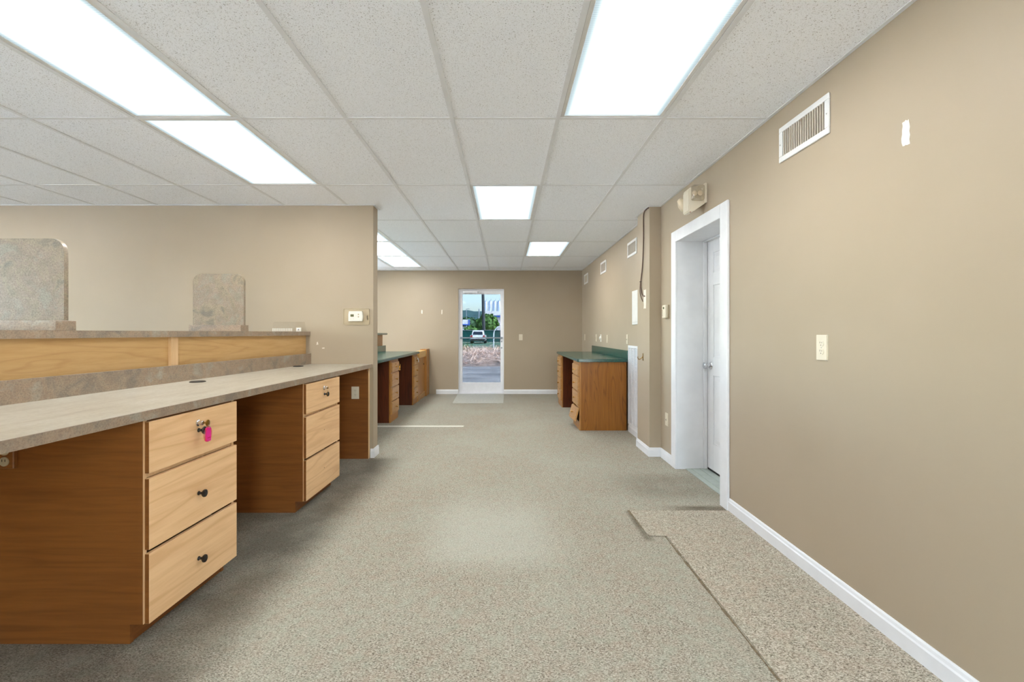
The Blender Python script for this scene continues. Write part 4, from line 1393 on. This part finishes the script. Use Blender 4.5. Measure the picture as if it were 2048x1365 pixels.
bmesh.ops.bevel(b, geom=list(b.edges), offset=.05, segments=2, affect='EDGES')
obj('cabin', b, 'car_paint', t, True)
b = nb()
for p in (((-.60, .08, 1.08), (.60, .08, 1.08), (.52, .33, 1.44), (-.52, .33, 1.44)),):
    vv = [(cx + x, cy + y - .01, z + GZ) for x, y, z in p]
    lo = [b.verts.new(q) for q in vv]; hi = [b.verts.new((q[0], q[1] - .02, q[2] + .012)) for q in vv]
    b.faces.new(lo); b.faces.new(hi)
    for k in range(4): b.faces.new((lo[k], lo[(k + 1) % 4], hi[(k + 1) % 4], hi[k]))
obj('rear_window', b, 'car_glass', t)
obj('bumper', bx(cx - .88, cx + .88, cy - .10, cy - .01, GZ + .36, GZ + .58, .03, 2), 'rubber', t)
for s in (-1, 1):
    obj('tail_light', bx(cx + s * .62, cx + s * .86, cy - .07, cy, GZ + .78, GZ + 1.0, .01), 'tail_light', t)
    for y in (cy + .8, cy + 3.5):
        b = nb(); lathe(b, [(.2, 0), (.34, .01), (.34, .2), (.2, .21)], (cx + s * .72, y, GZ + .34), (s, 0, 0), 22)
        obj('wheel', b, 'rubber', t, True)
obj('number_plate', bx(cx - .16, cx + .16, cy - .075, cy - .06, GZ + .70, GZ + .82), 'paper', t)

# poles
def pole(name, label, x, y, z0, z1, r0, r1, mat, lean=0.0, arm=None, cat='pole'):
    t = thing(name, label, cat, (x, y, z0))
    b = nb(); cyl(b, (x, y, z0), (x + lean, y, z1), r0, r1, 12); obj('shaft', b, mat, t, True)
    if arm:
        b = nb(); tube(b, arm, .06, 8); obj('arm', b, mat, t, True)
    return t
pole('utility_pole', 'thick dark utility pole outside, rising out of the top of the glass', -2.95, 66, GZ, 14.5, .24, .15, 'pole_wood', -.32, [(-4.9, 66, 12.2), (-1.5, 66, 12.2)])
pole('utility_pole', 'thin grey pole outside, left of the thick utility pole', -6.1, 110, GZ, 6.8, .16, .12, 'steel')
pole('street_lamp', 'distant street lamp outside near the left side of the glass', -9.2, 112, GZ, 6.9, .10, .07, 'steel', 0, [(-9.2, 112, 6.9), (-8.7, 112, 6.95), (-8.4, 112, 6.9)], 'street lamp')

# wooded hill
b = nb()
grid = []
for i in range(61):
    row = []
    for j in range(7):
        x = -190 + 380 * i / 60; y = 300 + 60 * j
        h = [0, 12, 18, 22, 22, 16, 0][j] * (1.0 - .0012 * x + .18 * mnoise.noise(Vector((x * .02, j * .5, 2)))) + 1.6 * mnoise.noise(Vector((x * .12, j, 5)))
        row.append(b.verts.new((x, y, GZ - 1 + max(0, h))))
    grid.append(row)
for i in range(60):
    for j in range(6):
        b.faces.new((grid[i][j], grid[i + 1][j], grid[i + 1][j + 1], grid[i][j + 1]))
struct('ground_hill', b, 'forest', 'dark wooded hill on the horizon outside', smooth=True)

def tree(label, x, y, rx, rz, zc, mat, seed, n=900):
    t = thing('tree', label, 'tree', (x, y, GZ), group='trees outside')
    rr = random.Random(seed)
    b = nb(); cyl(b, (x, y, GZ), (x, y, zc), .16, .08, 8); obj('trunk', b, 'pole_wood', t, True)
    b = nb()
    for k in range(n):
        u = Vector((rr.gauss(0, 1), rr.gauss(0, 1), rr.gauss(0, 1))).normalized()
        lob = 1 + .28 * mnoise.noise(u * 2.3 + Vector((seed, 0, 0)))
        q = Vector((u.x * rx, u.y * rx, u.z * rz)) * lob * rr.uniform(.55, 1.0) ** .6
        c = Vector((x, y, zc)) + q
        a = Vector((rr.gauss(0, 1), rr.gauss(0, 1), rr.gauss(0, 1))).normalized() * rx * .16
        e = a.cross(u).normalized() * rx * .16
        b.faces.new([b.verts.new(p) for p in (c - a - e, c + a - e * .6, c + a + e, c - a * .7 + e)])
    obj('crown', b, mat, t)
tree('bright green tree outside, right of the thick utility pole', -3.25, 88, 1.9, 1.75, 2.9, 'leaf', 1, 1400)
tree('dark tree outside behind the thick utility pole', -4.9, 92, 1.5, 1.3, 1.5, 'leaf_dark', 2, 900)
tree('low bright bush outside, left half of the glass', -6.1, 84, 1.35, 1.15, 1.25, 'leaf', 3, 900)
tree('dark tree mass outside at the left edge of the glass', -9.6, 125, 3.2, 2.4, 2.8, 'leaf_dark', 4, 1100)
tree('dark tree outside beyond the white wall', -1.6, 125, 3.0, 2.4, 2.6, 'leaf_dark', 5, 1000)

# industrial building with silos
t = thing('plant_building', 'pale plant building outside with a flat white roof edge', 'building', (-.2, 100, GZ))
obj('wall', bx(-2.78, 6, 100, 112, GZ, 4.55), 'pinkish', t)
obj('eave', bx(-2.95, 6.2, 99.7, 112.3, 4.551, 4.85), 'blue_sign', t)
t = thing('silo_platform', 'white raised deck carrying the silos outside', 'platform', (-3, 150, GZ))
obj('deck', bx(-7.2, 6, 146, 156, 6.7, 8.0), 'white_paint', t)
for x in (-6.8, -2.0, 3.0):
    b = nb(); cyl(b, (x, 147, GZ), (x, 147, 6.7), .2, seg=8); obj('leg', b, 'steel', t)
for k, (x, lb) in enumerate(((-6.2, 'first silo outside, nearest the utility pole'), (-4.75, 'second silo outside from the utility pole'), (-3.35, 'third silo outside from the utility pole'), (-1.95, 'fourth silo outside, nearest the right edge of the glass'))):
    s = thing('silo', lb, 'silo', (x, 150, 8.0), group='silos on the deck')
    b = nb(); lathe(b, [(.62, 0), (.62, 3.0), (.2, 3.5), (0, 3.55)], (x, 150, 8.002), (0, 0, 1), 20); obj('tank', b, 'silo', s, True)
    b = nb(); cyl(b, (x + .3, 149.5, 11.3), (x + .3, 149.5, 12.0), .07, seg=6); obj('vent_pipe', b, 'steel', s)
# roadside sign board and shed on the left
t = thing('sign_board', 'white and blue roadside board outside at the left of the glass', 'sign', (-9.7, 108, GZ))
obj('board', bx(-10.4, -8.1, 108, 108.3, 3.2, 4.25), 'white_paint', t)
obj('blue_end', bx(-8.4, -8.1, 107.9, 107.99, 3.2, 4.25), 'blue_sign', t)
obj('blue_edge', bx(-10.4, -8.1, 107.9, 107.99, 2.95, 3.19), 'blue_sign', t)
for x in (-10.2, -8.3):
    b = nb(); cyl(b, (x, 108.15, GZ), (x, 108.15, 3.2), .08, seg=8); obj('leg', b, 'steel', t)
t = thing('shed', 'small white shed outside below the roadside board', 'building', (-9.6, 104, GZ))
obj('wall', bx(-10.4, -8.35, 104, 107, GZ, 2.45), 'white_paint', t)
obj('roof', bx(-10.6, -8.2, 103.8, 107.2, 2.451, 2.6), 'steel', t)
